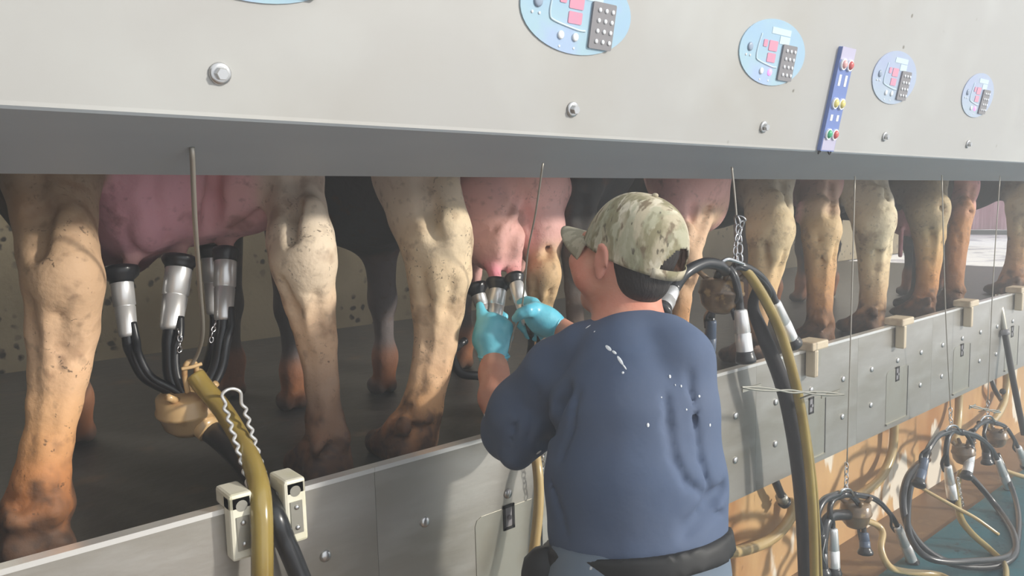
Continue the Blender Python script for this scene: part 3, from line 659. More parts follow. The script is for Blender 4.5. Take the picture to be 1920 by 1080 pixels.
# cluster 1, on the nearest cow
Y1 = 1.80
K = empty('milking_cluster', P(355, 770, 1.72), 'milking cluster hung under the nearest cow with three bright steel cups', 'milking cluster', 'milking clusters')
cw = claw(K, P(355, 772, 1.72), .066, .105, 'claw', (-.12, -.15, 1))
mk('port', *lathe(P(366, 785, 1.70), P(398, 812, 1.66), [(0, .030), (.03, .028), (.045, .028)], 18), 'claw', cw)
cup(K, P(228, 526, 1.83), P(241, 632, 1.80), .0225, 'steel', .040, .034, tubepts=loc([(250, 665, 1.78), (272, 705, 1.76), (312, 728, 1.74), (335, 742, 1.73)]), tr=.014)
cup(K, P(336, 500, 1.80), P(320, 620, 1.76), .0275, 'steel', .040, .026, tubepts=loc([(318, 655, 1.75), (320, 700, 1.74), (335, 740, 1.73)]), tr=.016)
cup(K, P(423, 486, 1.80), P(419, 602, 1.76), .0245, 'steel', .031, .030, tubepts=loc([(414, 640, 1.75), (405, 690, 1.75), (380, 738, 1.74)]), tr=.016)
cup(K, P(396, 480, 2.02), P(402, 590, 2.00), .0235, 'steel', .034, .03, tubepts=loc([(400, 640, 1.95), (385, 700, 1.85), (370, 740, 1.78)]), tr=.013)
hose(K, loc([(366, 704, 1.66), (384, 728, 1.64), (415, 765, 1.60), (448, 818, 1.53), (474, 872, 1.44), (487, 920, 1.375), (491, 970, 1.345), (492, 1030, 1.335), (492, 1110, 1.33), (495, 1190, 1.32)]) + DROP(495, 1190, 1.32), .0205, 'amber', 'long_milk_hose')
hose(K, loc([(385, 800, 1.70), (412, 822, 1.64), (448, 858, 1.56), (490, 915, 1.47), (512, 960, 1.372), (535, 1015, 1.355), (562, 1080, 1.345), (600, 1180, 1.33)]) + DROP(600, 1180, 1.33), [.026, .024, .022, .020, .0195, .0195, .0195, .0195], 'rubber', 'long_vacuum_hose')
mk('hook', *merge(tube(loc([(352, 735, 1.67), (346, 700, 1.655), (352, 680, 1.65), (366, 683, 1.65), (370, 712, 1.66)]), .006, 8), tube(loc([(340, 692, 1.645), (360, 688, 1.64), (378, 682, 1.64)]), .004, 8)), 'claw', K)
chain(K, loc([(334, 618, 1.72), (338, 640, 1.72), (336, 660, 1.71)]), .009)
chain(K, loc([(405, 603, 1.73), (398, 625, 1.72), (396, 642, 1.72)]), .008)
w1 = [(467, 918, 1.40)]
for i in range(16):
    t = i / 15; w1.append((465 - 45 * t + (3.2 if i % 2 else -3.2), 905 - 148 * t, 1.42 + .12 * t))
w2 = []
for i in range(16):
    t = i / 15; w2.append((456 + 44 * t + (3.2 if i % 2 else -3.2), 757 + 148 * t, 1.54 - .12 * t))
mk_ = mk('wire_loop', *tube(loc(w1 + [(416, 742, 1.55), (424, 732, 1.56), (438, 729, 1.56), (451, 736, 1.56)] + w2 + [(500, 918, 1.40)]), .0036, 8, smoothn=5), 'steel', None)
tag(mk_, 'crinkled grey wire loop standing up behind the nearest cream clip', 'wire loop')

def cable(label, pts, r=.0026, c='cable'):
    tag(mk('pull_cable', *tube(loc(pts), r, 8), c, None), label, 'cable', 'retracting cables from the cabinet')
cable('pale cable from the cabinet down to the nearest cow\'s cluster', [(360, 276, 1.265), (366, 420, 1.36), (375, 540, 1.47), (380, 620, 1.56), (372, 660, 1.62), (358, 686, 1.65)], .0042)
cable('thin cable slanting down across the udder to the man\'s hands', [(1018, 306, 1.265), (1004, 400, 1.32), (990, 470, 1.38), (983, 540, 1.43), (976, 590, 1.45), (962, 625, 1.47), (953, 662, 1.48)], .0024)
cable('short cable from the cabinet to the cluster hanging right of the cap', [(1372, 313, 1.265), (1377, 360, 1.265), (1381, 408, 1.265)], .003)
cable('long thin cable in front of the pale leg, ending at the lowest cluster', [(1603, 330, 1.265), (1597, 560, 1.265), (1588, 872, 1.265)], .0024)
cable('long thin cable ending at the cluster below the fourth hatch', [(1766, 328, 1.265), (1772, 560, 1.265), (1782, 766, 1.265)], .0024)
cable('rightmost thin cable beside the black pole', [(1875, 330, 1.265), (1862, 530, 1.265), (1852, 755, 1.265)], .0024)

# cluster 2, in the man's hands (cup axes in the grip)
K = empty('milking_cluster', C(965, 720, 2.0), 'milking cluster held in the man\'s blue gloves under the udder', 'milking cluster', 'milking clusters')
claw(K, C(975, 735, 2.06), .06, .09, 'claw_dark')
CUPL = (C(934, 541, 2.03), C(925, 612, 1.99)); CUPR = (C(967, 530, 2.0), C(990, 607, 1.93))
cup(K, CUPL[0], CUPL[1], .0225, 'steel', .037, .026, tubepts=[C(925, 640, 2.03), C(935, 690, 2.06), C(955, 720, 2.06)], twin=False)
cup(K, CUPR[0], CUPR[1], .0185, 'steel', .029, .024, tubepts=[C(996, 630, 1.95), C(994, 660, 1.98), C(982, 700, 2.03)], tr=.009)
cup(K, C(896, 550, 2.12), C(912, 600, 2.10), .0195, 'steel', .034, .03, tubepts=[C(905, 640, 2.12), C(930, 700, 2.1)], twin=False)
cup(K, P(870, 640, 1.78), P(855, 652, 1.76), .010, 'rubber', .012, .01, tubepts=[P(850, 675, 1.74), P(866, 700, 1.72), P(900, 705, 1.70), P(940, 715, 1.68)], twin=False, tr=.013)
hose(K, [C(978, 760, 2.06), C(985, 800, 1.98), P(1005, 860, 1.36), P(1010, 940, 1.33), P(1000, 1040, 1.32), P(985, 1120, 1.31)], .013, 'pale_amber', 'long_milk_hose')
hose(K, [C(1000, 760, 2.06), C(1020, 800, 1.95), P(1050, 860, 1.36), P(1060, 960, 1.33), P(1060, 1100, 1.32)], .013, 'rubber', 'long_vacuum_hose')
chain(K, [P(1018, 830, 1.35), P(1016, 880, 1.36), P(1008, 930, 1.375)], .012, .0016)

# cluster 3, hanging to the right of the man
YC = 1.265
K = empty('milking_cluster', P(1385, 495, YC), 'milking cluster hanging high right of the cap with a thick black and amber hose pair', 'milking cluster', 'milking clusters')
chain(K, loc([(1381, 405, YC), (1384, 425, YC), (1386, 450, YC), (1388, 492, YC)]), .020, .0028)
chain(K, loc([(1384, 408, YC), (1392, 412, YC - .01), (1388, 430, YC), (1380, 455, YC), (1378, 490, YC)]), .015, .0025)
claw(K, P(1352, 555, 1.33), .066, .11, 'claw_dark', (.1, 0, 1))
mk('hook', *tube(loc([(1352, 492, YC), (1365, 486, YC - .01), (1385, 492, YC - .01), (1398, 498, YC), (1402, 512, YC)]), .006, 8), 'chrome', K)
cup(K, P(1242, 580, 1.22), P(1262, 545, YC), .022, 'steel', .03, .03, tubepts=loc([(1285, 512, YC), (1320, 494, YC), (1350, 498, YC), (1362, 510, 1.29)]), tr=.0165)
cup(K, P(1397, 662, 1.25), P(1388, 580, YC), .0235, 'steel', .031, .032, tubepts=loc([(1385, 555, YC), (1378, 520, YC), (1366, 500, 1.28)]), tr=.012)
cup(K, P(1484, 636, 1.26), P(1453, 566, YC), .0205, 'steel', .029, .03, tubepts=loc([(1444, 545, YC), (1425, 518, YC), (1395, 500, YC), (1375, 500, 1.28)]), tr=.013)
cup(K, P(1330, 660, 1.50), P(1334, 600, 1.48), .02, 'blue_rubber', .03, .03, tubepts=loc([(1338, 570, 1.40), (1345, 520, 1.33), (1358, 500, 1.3)]), tr=.012)
hose(K, loc([(1392, 498, 1.29), (1420, 530, 1.31), (1412, 575, 1.34), (1432, 630, 1.33), (1462, 705, 1.31), (1482, 780, 1.30), (1498, 880, 1.29), (1507, 980, 1.28), (1512, 1110, 1.27), (1514, 1200, 1.27)]) + DROP(1514, 1200, 1.27), [.012, .013, .019, .024, .0255, .0265, .0265, .0265, .0265, .0265, .0265, .0265, .0265], 'rubber_matte', 'long_vacuum_hose')
hose(K, loc([(1392, 500, 1.27), (1412, 525, 1.26), (1440, 572, 1.26), (1464, 625, 1.26), (1484, 690, 1.25), (1502, 770, 1.25), (1516, 870, 1.24), (1524, 970, 1.23), (1528, 1110, 1.22), (1530, 1200, 1.22)]) + DROP(1530, 1200, 1.22), [.014, .016, .017, .017, .016, .0155, .015, .015, .015, .015], 'amber', 'long_milk_hose')
hose(K, loc([(1396, 498, 1.28), (1424, 530, 1.27), (1452, 580, 1.27), (1476, 640, 1.27), (1490, 690, 1.27), (1510, 780, 1.26), (1528, 900, 1.25), (1535, 1000, 1.24), (1541, 1120, 1.23)]), .0065, 'amber', 'thin_milk_hose')
# the three low clusters
def low_cluster(label, y, hub, bowl, cups, br=.05, bm='claw_dark', chain_pts=None):
    K = empty('milking_cluster', P(*hub, y), label, 'milking cluster', 'milking clusters')
    claw(K, P(*bowl, y + .03), br, br * 1.9, bm)
    mk('hook', *tube([P(hub[0] - 14, hub[1] + 2, y), P(hub[0] - 6, hub[1] - 7, y - .01), P(hub[0] + 6, hub[1] - 7, y - .01), P(hub[0] + 14, hub[1] + 4, y)], .005, 8), 'chrome', K)
    mk('hose_boot', *tube([P(hub[0] - 16, hub[1] + 6, y + .02), P(hub[0], hub[1] + 1, y + .01), P(hub[0] + 18, hub[1] + 6, y + .02)], .014, 10), 'rubber', K)
    if chain_pts: chain(K, [P(*q, y) for q in chain_pts], .016, .0025)
    for (mouth, tail, tp, sm, tr) in cups: cup(K, P(*mouth, y - .01), P(*tail, y), .0215 if sm == 'steel' else .019, sm, .029, .026, tubepts=[P(*q, y + .005 * i) for i, q in enumerate(tp)], tr=tr)
    return K
K4 = low_cluster('lowest milking cluster at the bottom edge, right of the hose pair', YC, (1587, 925), (1604, 965),
    [((1563, 1066), (1561, 990), [(1556, 965), (1560, 940), (1582, 926)], 'steel', .010), ((1709, 1050), (1682, 986), [(1668, 962), (1640, 935), (1600, 926)], 'steel', .010),
     ((1622, 1028), (1620, 998), [(1618, 980), (1612, 950), (1596, 928)], 'blue_rubber', .010), ((1542, 1066), (1538, 1000), [(1532, 965), (1545, 938), (1572, 926)], 'rubber', .013)], .056, chain_pts=[(1587, 868), (1587, 890), (1586, 920)])
K5 = low_cluster('middle low cluster hanging over the big black hose loop', YC, (1787, 806), (1806, 852),
    [((1724, 902), (1735, 860), [(1742, 840), (1758, 818), (1780, 808)], 'blue_rubber', .013), ((1786, 935), (1776, 872), [(1774, 845), (1778, 820), (1786, 808)], 'steel', .012),
     ((1891, 914), (1869, 860), [(1856, 838), (1832, 818), (1800, 808)], 'steel', .012), ((1813, 888), (1822, 846), [(1822, 832), (1812, 815), (1800, 808)], 'steel', .009)], .050, chain_pts=[(1782, 764), (1782, 780), (1784, 800)])
K6 = low_cluster('farthest low cluster at the right edge behind the black pole', YC + .02, (1852, 788), (1868, 822),
    [((1922, 870), (1908, 838), [(1900, 822), (1885, 800), (1862, 790)], 'steel', .010), ((1818, 838), (1824, 815), [(1828, 805), (1838, 795), (1850, 790)], 'rubber', .010),
     ((1850, 862), (1848, 832), [(1845, 815), (1848, 800), (1852, 790)], 'rubber', .009)], .05, chain_pts=[(1852, 752), (1852, 782)])
mk('safety_chain', *merge(*[tube(loc([(1548, 1010, 1.24), (1543, 1040, 1.24), (1550, 1062, 1.24)]), .002, 5)]), 'chrome', K4)
chain(K5, loc([(1796, 895, 1.23), (1801, 925, 1.23), (1806, 948, 1.23)]), .011, .0018, name='safety_chain')
hose(K4, loc([(1622, 975, 1.30), (1645, 985, 1.28), (1655, 1000, 1.26), (1652, 1030, 1.24), (1668, 1062, 1.21), (1700, 1072, 1.19), (1760, 1078, 1.15), (1800, 1100, 1.10)]), .013, 'pale_amber', 'long_milk_hose')
hose(K4, loc([(1590, 965, 1.30), (1555, 970, 1.28), (1542, 1010, 1.27), (1542, 1100, 1.25)]), .020, 'rubber', 'long_vacuum_hose')
hose(K5, loc([(1812, 885, 1.30), (1840, 915, 1.26), (1872, 955, 1.20), (1900, 1000, 1.12), (1902, 1040, 1.06), (1860, 1062, 1.04), (1790, 1058, 1.08), (1735, 1030, 1.16), (1702, 985, 1.23), (1693, 935, 1.28), (1702, 895, 1.33), (1722, 870, 1.38), (1740, 862, 1.44)]), .0145, 'rubber', 'long_vacuum_hose')
hose(K5, loc([(1800, 885, 1.30), (1795, 920, 1.26), (1800, 968, 1.20), (1822, 1000, 1.14), (1858, 1032, 1.08), (1884, 1060, 1.03), (1886, 1100, 1.0)]), [.012, .013, .016, .014, .013, .012, .012], 'amber', 'long_milk_hose')
hose(K6, loc([(1870, 850, 1.33), (1885, 885, 1.28), (1905, 940, 1.18), (1910, 990, 1.10), (1895, 1040, 1.02), (1820, 1052, 1.03), (1745, 1048, 1.10), (1708, 1010, 1.18), (1702, 960, 1.25), (1712, 900, 1.32), (1742, 850, 1.42)]), .0125, 'rubber', 'long_vacuum_hose')
hose(K6, loc([(1862, 850, 1.35), (1880, 880, 1.3), (1960, 905, 1.2)]), .012, 'pale_amber', 'long_milk_hose')
# supply hoses on the pit wall
def pit_hose(label, pts, r, m, name='supply_hose'): tag(mk(name, *tube(loc(pts), r, 12), m, None), label, 'hose', 'supply hoses on the pit wall')
pit_hose('pale curved supply hose dropping from the curb to the lowest cluster', [(1677, 770, 1.50), (1677, 800, 1.50), (1672, 850, 1.50), (1652, 895, 1.49), (1622, 922, 1.47), (1600, 935, 1.40)], .020, 'pale_amber')
pit_hose('pale supply hose sagging low beside the man\'s hip', [(1488, 935, 1.50), (1482, 970, 1.50), (1450, 1008, 1.50), (1400, 1030, 1.50), (1345, 1040, 1.48), (1300, 1060, 1.46)], .021, 'pale_amber')
pit_hose('short straight pale supply hose behind the middle low cluster', [(1799, 720, 1.50), (1798, 750, 1.50), (1796, 790, 1.48), (1790, 830, 1.44)], .020, 'pale_amber')
pit_hose('pale supply hose curving down beside the black pole', [(1886, 690, 1.50), (1887, 720, 1.50), (1882, 755, 1.48), (1866, 785, 1.44), (1850, 800, 1.38)], .020, 'pale_amber')
pit_hose('thin flesh-coloured hose lying on the floor inside the big loop', [(1712, 905, 1.36), (1745, 925, 1.30), (1790, 950, 1.22), (1830, 972, 1.15), (1872, 1002, 1.08)], .008, 'pale_amber')
o = empty('hose_coupling', P(1468, 935, 1.5), 'dark pipe stub with a grey coupling under the curb, left of the hose pair', 'pipe fitting')
mk('pipe', *tube(loc([(1448, 880, 1.52), (1455, 905, 1.50), (1468, 935, 1.50)]), .016, 12), 'rubber', o)
mk('coupling', *lathe(P(1464, 930, 1.5), P(1482, 965, 1.5), [(0, .022), (.02, .024), (.03, .018), (.055, .02), (.06, .012)], 14), 'hatch', o)
mk('clamp', *lathe(P(1470, 940, 1.5), P(1482, 965, 1.5), [(0, .026), (.008, .026)], 14), 'rubber', o)
o = empty('hose_coupling', P(1865, 740, 1.5), 'dark curved pipe stub under the curb beside the black pole', 'pipe fitting')
mk('pipe', *tube(loc([(1858, 708, 1.52), (1865, 730, 1.50), (1878, 752, 1.50)]), .013, 12), 'rubber', o)
mk('coupling', *ball(P(1880, 734, 1.5), .018), 'black', o)
# floor mat and hangers
v, f = bbox2((1.6, -.9, 0), (X1 - .2, 1.30, .012)); tag(mk('rubber_mat', v, f, 'mat_teal', smooth=False), 'teal rubber mat covering the pit floor under the hose loops', 'mat')
def hanger(label, a, mid, b, y, brace):
    o = empty('hose_hanger', P(*mid, y), label, 'hose hanger', 'steel hose hangers')
    A, Mi, B = P(*a, y), P(*mid, y), P(*b, y)
    zz = np.array([0, 0, 1.]); ms = []
    for s_ in (-1, 1):
        ms.append(tube([A, A * .75 + Mi * .25 + zz * s_ * .004, A * .4 + Mi * .6 + zz * s_ * .003, Mi - zz * s_ * .004, Mi * .6 + B * .4 + zz * s_ * .004, Mi * .25 + B * .75 + zz * s_ * .004, B], .0032, 6))
    mk('wire_arm', *merge(*ms), 'hatch', o)
    for bx_ in (box((A * .8 + Mi * .2) + [0, .003, 0], (np.linalg.norm(Mi - A) * .34, .003, .010)), box((B * .75 + Mi * .25) + [0, .003, 0], (np.linalg.norm(B - Mi) * .36, .003, .010))): mk('blade', *bx_, 'hatch', o, smooth=False)
    mk('brace', *tube([P(*brace[0], y + .05), P(*brace[1], y)], .0028, 6), 'hatch', o)
hanger('steel hose hanger crossing the thick black and amber hoses', (1391, 726), (1485, 734), (1582, 740), 1.17, ((1500, 747), (1532, 735)))
hanger('small steel hose hanger low under the curb beside the black pole', (1818, 761), (1850, 768), (1876, 773), 1.24, ((1835, 772), (1850, 767)))
o = empty('squeegee', P(1915, 800, 1.33), 'black pole tool with a grey head leaning against the curb at far right', 'squeegee')
mk('head', *tube(loc([(1870, 553, 1.44), (1876, 585, 1.41), (1884, 625, 1.385)]), [.016, .020, .017], 8), 'hatch', o)
mk('collar', *lathe(P(1883, 618, 1.385), P(1886, 632, 1.375), [(0, .022), (.02, .024), (.03, .02)], 12), 'keypad', o)
mk('handle', *tube(loc([(1884, 625, 1.385), (1900, 715, 1.33), (1920, 815, 1.28)]), .0155, 12), 'black', o)

# ------------------------------------------------------------------ the man
def q3(px, py, Z, rpx): return C(px, py, Z), rpx * Z / F
def ch(pts, col=None, k=None):
    out = []
    for a, b in zip(pts[:-1], pts[1:]):
        (pa, ra), (pb, rb) = q3(*a), q3(*b); out.append(cap(pa, pb, ra, rb, col, k))
    return out
SK, SKR = (208, 150, 126), (214, 138, 116)
hip = C(1200, 1035, 1.43); feet = []
man = organic('person', [], .01, .03, 'skin') if False else None
def v3(c): return R @ np.array(c, float)               # camera-aligned direction to world
def nz(v): v = np.array(v, float); return v / np.linalg.norm(v)
Fd = nz(v3((-.74, -.16, .66))); Ud = nz(v3((.10, -.97, -.14))); Ud = nz(Ud - Fd * (Ud @ Fd)); Ld = np.cross(Ud, Fd)
if (R.T @ Ld)[2] > 0: Ld = -Ld
HC = C(1174, 482, 1.53)
def H(f, l, u): return HC + Fd * f + Ld * l + Ud * u
Rh = np.stack([Fd, Ld, Ud], 1)
hd = [ell(H(-.015, 0, .030), (.094, .077, .086), SK, Rh), ell(H(.02, 0, -.03), (.075, .066, .085), SK, Rh), cap(H(.045, 0, -.085), H(.07, 0, -.10), .04, .028, SK),
      cap(H(.085, .035, -.02), H(.06, .05, -.05), .028, .026, SKR), cap(H(.085, -.035, -.02), H(.06, -.05, -.05), .028, .026, SKR),
      cap(H(.088, 0, .02), H(.116, 0, -.022), .010, .015, SKR, .012), cap(H(.098, .016, -.024), H(.098, -.016, -.024), .011, .011, SKR, .012),
      cap(H(.086, .03, .034), H(.090, .008, .034), .010, .010, SK, .015), cap(H(.086, -.03, .034), H(.090, -.008, .034), .010, .010, SK, .015),
      cap(H(.094, .02, -.056), H(.100, 0, -.056), .007, .008, (178, 96, 90), .008), cap(H(.094, -.02, -.056), H(.100, 0, -.056), .007, .008, (178, 96, 90), .008)]
for s_ in (1, -1):
    hd += [ell(H(.004, s_ * .080, -.006), (.019, .010, .034), (216, 150, 132), Rh, .006), cap(H(-.012, s_ * .092, .014), H(-.014, s_ * .090, -.014), .006, .006, (226, 160, 142), .005), cap(H(-.012, s_ * .092, .014), H(.008, s_ * .088, .026), .006, .005, (226, 160, 142), .005), ell(H(.006, s_ * .080, -.036), (.011, .008, .012), (220, 150, 132), Rh, .006)]
hs = [ell(H(.100, s_ * .032, .012), (.014, .017, .011), None, Rh, .01) for s_ in (1, -1)] + [ell(H(.004, s_ * .094, .000), (.010, .007, .017), None, Rh, .004) for s_ in (1, -1)]
neck = ch([(1180, 520, 1.56, 52), (1178, 570, 1.55, 55), (1180, 620, 1.53, 66)], SKR)
tor = ch([(1180, 650, 1.52, 80), (1187, 740, 1.49, 108), (1192, 850, 1.47, 112), (1196, 980, 1.45, 120), (1198, 1040, 1.44, 120)], SK)
arml = ch([(1085, 690, 1.58, 36), (985, 770, 1.70, 34), (944, 800, 1.76, 29), (928, 745, 1.84, 30), (926, 700, 1.91, 27), (926, 662, 1.96, 23)], SK, .02)
armr = ch([(1285, 670, 1.44, 50), (1220, 720, 1.60, 40), (1150, 705, 1.72, 34), (1100, 655, 1.82, 31), (1048, 615, 1.92, 22)], SK, .02)
hx, hy = hip[0], hip[1]
lg = []
for s_ in (-1, 1):
    fx, fy = hx + s_ * .12 + .02, hy + .0
    lg += [cap((hx + s_ * .085, hy, .86), (fx, hy + .03, .47), .085, .058, SK), cap((fx, hy + .03, .47), (fx, fy, .10), .055, .038, SK), cap((fx, fy - .02, .05), (fx - .0, fy + .14, .045), .04, .034, SK)]
man = organic('person', hd + neck + tor + arml + armr + lg, .0075, .03, 'skin', subs=hs, origin=(hx, hy, 0), smooth_it=2, cmix=.008)
tag(man, 'person seen from behind in camouflage cap, blue t-shirt and blue gloves, reaching under an udder', 'person')
for s_ in (1, -1):
    mk('eye', *ball(H(.086, s_ * .032, .012), .0125), 'white', man); 
# hair
hair = organic('hair', [ell(H(-.016, 0, .030), (.096, .081, .094), None, Rh), ell(H(-.048, 0, -.040), (.050, .062, .050), None, Rh), cap(H(.026, .070, .0), H(.028, .071, -.025), .010, .006), cap(H(.026, -.070, .0), H(.028, -.071, -.025), .010, .006)], .006, .02, 'hair', man,
    subs=[ell(H(.10, 0, -.03), (.095, .12, .125), None, Rh, .02), ell(H(.006, .085, -.012), (.024, .02, .042), None, Rh, .010), ell(H(-.003, -.085, -.012), (.026, .02, .040), None, Rh, .012)])
# cap
Fc_ = nz(v3((-.70, -.42, .57))); Uc = nz(v3((.325, -.909, -.36))); Uc = nz(Uc - Fc_ * (Uc @ Fc_)); Lc = np.cross(Uc, Fc_)
if (R.T @ Lc)[2] > 0: Lc = -Lc
CC = C(1190, 472, 1.53)
def CP(f, l, u): return CC + Fc_ * f + Lc * l + Uc * u
NA, NE = 144, 44; V = []
for e in range(NE + 1):
    t = e / NE; el_ = t * math.pi / 2
    for a in range(NA):
        ph = 2 * math.pi * a / NA; rr = math.cos(el_) ** .82; seam = 1 - .010 * math.exp(-((((ph / (math.pi / 3)) % 1) - .5) ** 2) / .0008) * min(1, 3 * (1 - t))
        V.append(CP(.111 * rr * seam * math.cos(ph), .0985 * rr * seam * math.sin(ph), -.012 + .132 * math.sin(el_) ** .95 * (1 if t else 1)))
Fq = []
for e in range(NE):
    for a in range(NA):
        ang = (a + .5) / NA * 360; z_ = (e + .5) / NE
        d_ = abs(ang - 180)
        if (d_ / 34) ** 2 + (max(0, z_) / .30) ** 2 < 1: continue
        Fq.append((e * NA + a, e * NA + (a + 1) % NA, (e + 1) * NA + (a + 1) % NA, (e + 1) * NA + a))
capo = mk('cap', V, Fq, 'camo', man); sm = capo.modifiers.new('thick', 'SOLIDIFY'); sm.thickness = .003; sm.offset = -1
st_ = []
for s__ in (0, 1):
    for a in np.linspace(180 - 40, 180 + 40, 17):
        ph = math.radians(a); st_.append(CP(.1125 * math.cos(ph), .100 * math.sin(ph), -.015 + .02 * s__))
so = mk('cap_strap', st_, [(i, i + 1, 17 + i + 1, 17 + i) for i in range(16)], 'camo', capo); x = so.modifiers.new('thick', 'SOLIDIFY'); x.thickness = .003
bv = []; nb = 18; nr = 8
for i in range(nr + 1):
    for j in range(nb + 1):
        ph = math.radians(-52 + 104 * j / nb); w = math.cos(ph * 90 / 52 * .98) ** .6 if abs(ph * 90 / 52 * .98) < math.pi / 2 else 0
        rr = i / nr; f0, l0 = .110 * math.cos(ph), .0975 * math.sin(ph); ext = .072 * w * rr
        bv.append(CP(f0 + ext, l0 * (1 - .05 * rr), -.008 - .046 * (math.sin(ph) ** 2) * rr - .012 * rr))
bf = [(i * (nb + 1) + j, i * (nb + 1) + j + 1, (i + 1) * (nb + 1) + j + 1, (i + 1) * (nb + 1) + j) for i in range(nr) for j in range(nb)]
bo = mk('cap_brim', bv, bf, 'camo_brim', capo); x = bo.modifiers.new('thick', 'SOLIDIFY'); x.thickness = .004
mk('cap_button', *ball(CP(0, 0, .122), (.007, .007, .005)), 'camo', capo)
# shirt
shp = ch([(1180, 640, 1.52, 62), (1187, 700, 1.49, 118), (1190, 780, 1.47, 140), (1192, 900, 1.45, 152), (1196, 1000, 1.44, 158)]) \
    + ch([(1185, 640, 1.50, 56), (1250, 645, 1.45, 50), (1275, 672, 1.42, 58), (1275, 760, 1.42, 66), (1276, 900, 1.42, 78), (1280, 970, 1.43, 78)]) \
    + ch([(1175, 645, 1.52, 54), (1100, 665, 1.55, 58), (1050, 700, 1.60, 66), (988, 775, 1.68, 70), (962, 806, 1.73, 62)]) \
    + ch([(1000, 790, 1.64, 52), (968, 848, 1.66, 34)]) \
    + ch([(1090, 760, 1.50, 60), (1095, 900, 1.47, 68), (1100, 990, 1.46, 72)]) \
    + ch([(1275, 690, 1.45, 60), (1215, 720, 1.62, 54), (1165, 705, 1.70, 50)])
def grv(pts, r, Zo=0):
    out = []
    for a, b in zip(pts[:-1], pts[1:]): out.append(cap(C(a[0], a[1], a[2]), C(b[0], b[1], b[2]), r, r, None, .02))
    return out
subs = []
for pts_, r__, k__ in (([(1066, 735), (1052, 765), (1036, 800), (1024, 832)], .013, .018), ([(1352, 915), (1335, 935), (1318, 962), (1290, 990)], .011, .018), ([(1248, 745), (1252, 800), (1262, 860), (1285, 905), (1325, 932)], .009, .022),
        ([(1290, 700), (1300, 780), (1310, 860), (1328, 915)], .008, .02), ([(1085, 740), (1075, 800), (1055, 860)], .008, .022), ([(1040, 900), (1052, 960), (1060, 1000)], .008, .02), ([(985, 760), (965, 800), (955, 840)], .005, .02), ([(1010, 730), (1000, 780), (990, 830)], .006, .02), ([(1350, 960), (1320, 975), (1280, 1010)], .008, .02)):
    subs += crease(shp, pts_, r__ * (1 if len(subs) < 5 else .5), k__ * (1 if len(subs) < 5 else .6))
hemn = v3((.12, 1, -.10))
shirt = organic('t_shirt', shp, .0075, .026, 'shirt', man, subs=subs, smooth_it=2,
    planes=[(C(1190, 1020, 1.42), hemn), (C(902, 800, 1.76), v3((-1, -.22, .50))), (C(1190, 1500, 1.42), v3((0, 1, 0)))])
nk = [C(1180 + 62 * math.cos(a), 600 - (8 * math.cos(a)) + 9 * math.sin(a), 1.535 - .075 * math.sin(a)) for a in np.linspace(0, 2 * math.pi, 16, endpoint=False)]
mk('collar', *tube(nk, .0065, 8, closed=True), 'shirt', shirt)
if 0: mk('cuff', *tube([C(905, 738, 1.82), C(903, 770, 1.79), C(912, 810, 1.75), C(930, 858, 1.72)], .0035, 8), 'oval_line', shirt)
# splashes stuck to the cloth
bm_ = shirt.data; og = org(shirt); bvh = BVHTree.FromPolygons([Vector(v.co) + Vector(og) for v in bm_.vertices], [tuple(p.vertices) for p in bm_.polygons])
sp = []
def splash(px, py, w, h, ang=0):
    r_ = ray(px, py); hit = bvh.ray_cast(Vector(EYE), Vector(r_).normalized())
    if hit[0] is None: return
    n = np.array(hit[1]); c = np.array(hit[0]); d_ = depth(c); u = nz(v3((math.cos(ang), math.sin(ang), 0))); u = nz(u - n * (u @ n)); w_ = np.cross(n, u)
    N = 10; V = [c + n * .0006 + u * math.cos(t) * w * d_ / F / 2 + w_ * math.sin(t) * h * d_ / F / 2 for t in np.linspace(0, 2 * math.pi, N, endpoint=False)] + [c + n * .002]
    sp.append((V, [(i, (i + 1) % N, N) for i in range(N)]))
for a in ((1141, 653, 20, 7, .9), (1152, 661, 12, 5, .8), (1163, 676, 22, 6, 1.0), (1171, 688, 14, 3, 1.0), (1168, 699, 5, 5), (1256, 706, 4, 7), (1277, 724, 3, 5), (1311, 743, 4, 5), (1215, 797, 5, 8), (1331, 797, 4, 6), (1287, 768, 3, 4), (1266, 722, 2, 4), (1103, 613, 12, 5, -.3), (1115, 622, 4, 4), (1240, 745, 3, 3), (908, 742, 4, 9), (911, 760, 4, 10), (909, 778, 3, 8), (1010, 848, 12, 7, -.5)): splash(*a)
for q_ in sp: mk('milk_splash', *q_, 'white', shirt)
# trousers, belt with hem shade, pouch, boots
tp_ = [cap(C(1195, 1000, 1.43), C(1200, 1090, 1.43), .146, .156), cap(C(1262, 1000, 1.43), C(1268, 1090, 1.43), .090, .10), cap(C(1118, 1000, 1.44), C(1122, 1090, 1.44), .084, .09)]
for s_ in (-1, 1):
    fx = hx + s_ * .12 + .02
    tp_ += [cap((hx + s_ * .09, hy, .84), (fx, hy + .03, .46), .115, .082), cap((fx, hy + .03, .46), (fx, hy, .20), .08, .07)]
tr = organic('trousers', tp_, .010, .03, 'trousers', man, planes=[(C(1190, 1000, 1.42), -hemn)])
bl_ = [cap(p[1], p[2], p[3] + .019, p[4] + .019) for p in tp_[:3]]
organic('belt_and_shade', bl_, .009, .03, 'black', tr, planes=[(C(1190, 1008, 1.42), -hemn), (C(1190, 1052, 1.42), hemn)])  # black band stands in for the belt and the hem's shadow
mk('pouch', *merge(ball(C(1022, 1078, 1.42), (.045, .05, .055))), 'black', tr)
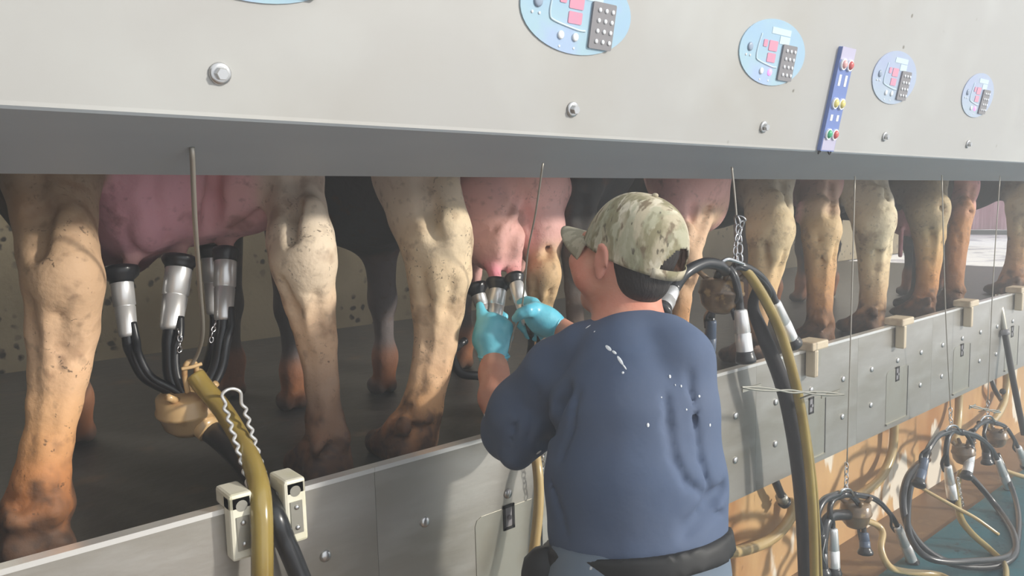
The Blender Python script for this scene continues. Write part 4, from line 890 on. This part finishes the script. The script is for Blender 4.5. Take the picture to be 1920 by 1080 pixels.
for s_ in (-1, 1):
    fx = hx + s_ * .12 + .02
    organic('boot', [cap((fx, hy, .26), (fx, hy, .09), .066, .060), cap((fx, hy - .02, .055), (fx, hy + .17, .05), .055, .048)], .010, .03, 'boot', man, planes=[((0, 0, 0.002), (0, 0, -1)), ((0, 0, .27), (0, 0, 1))])
# gloves
gl = ch([(926, 674, 1.95, 27), (924, 655, 1.96, 27), (920, 632, 1.965, 31), (922, 612, 1.97, 27)], None, .015) + ch([(902, 640, 1.97, 16), (906, 612, 1.98, 15)], None, .012) + ch([(940, 645, 1.95, 16), (936, 622, 1.96, 15)], None, .012) \
    + ch([(906, 606, 1.97, 11.5), (904, 590, 1.975, 10), (900, 573, 1.985, 8.2)], None, .008) \
    + ch([(914, 602, 1.985, 11), (916, 590, 2.02, 10), (934, 588, 2.055, 9), (946, 594, 2.04, 8)], None, .008) \
    + ch([(912, 620, 1.995, 11), (914, 612, 2.03, 10), (932, 608, 2.06, 9), (945, 612, 2.04, 8)], None, .008) \
    + ch([(910, 636, 2.0, 10), (916, 630, 2.03, 9), (932, 628, 2.055, 8), (942, 630, 2.03, 7)], None, .008) \
    + ch([(940, 648, 1.95, 14), (950, 630, 1.95, 11.5), (951, 612, 1.955, 10), (944, 602, 1.965, 8.5)], None, .010)
organic('glove', gl, .0045, .014, 'glove', man, smooth_it=2, planes=[(C(926, 678, 1.95), v3((0.02, 1, -.1)))])
mk('glove_cuff', *tube([C(926 + 28 * math.cos(a), 668 + 5 * math.sin(a), 1.95 - .036 * math.sin(a)) for a in np.linspace(0, 2 * math.pi, 12, endpoint=False)], .004, 6, closed=True), 'glove', man)
gr = ch([(1046, 617, 1.915, 23), (1030, 606, 1.92, 25), (1014, 598, 1.92, 27), (1004, 590, 1.915, 22)], None, .015) \
    + ch([(1002, 578, 1.90, 13), (990, 583, 1.875, 11.5), (977, 588, 1.875, 10), (967, 597, 1.89, 8.5)], None, .008) \
    + ch([(1008, 610, 1.93, 12), (1000, 612, 1.965, 10.5), (984, 606, 1.975, 9.5), (974, 604, 1.955, 8.5)], None, .008) \
    + ch([(1014, 618, 1.94, 11), (1002, 622, 1.965, 10), (986, 617, 1.97, 9), (978, 612, 1.95, 8)], None, .008) \
    + ch([(1020, 624, 1.94, 10), (1006, 631, 1.955, 9), (992, 628, 1.955, 8), (986, 620, 1.94, 7)], None, .008) \
    + ch([(1008, 582, 1.93, 14), (1000, 570, 1.945, 11.5), (988, 566, 1.955, 10), (976, 568, 1.955, 8.5)], None, .010)
organic('glove', gr, .0045, .014, 'glove', man, smooth_it=2, planes=[(C(1052, 620, 1.91), v3((1, .3, -.2)))])
cdir = v3((.9, .28, -.25)); e1 = v3((-.3, .95, 0)); e2 = v3((.2, .1, 1))
mk('glove_cuff', *tube([C(1046, 617, 1.915) + e1 * .031 * math.cos(a) + e2 * .031 * math.sin(a) for a in np.linspace(0, 2 * math.pi, 12, endpoint=False)], .004, 6, closed=True), 'glove', man)
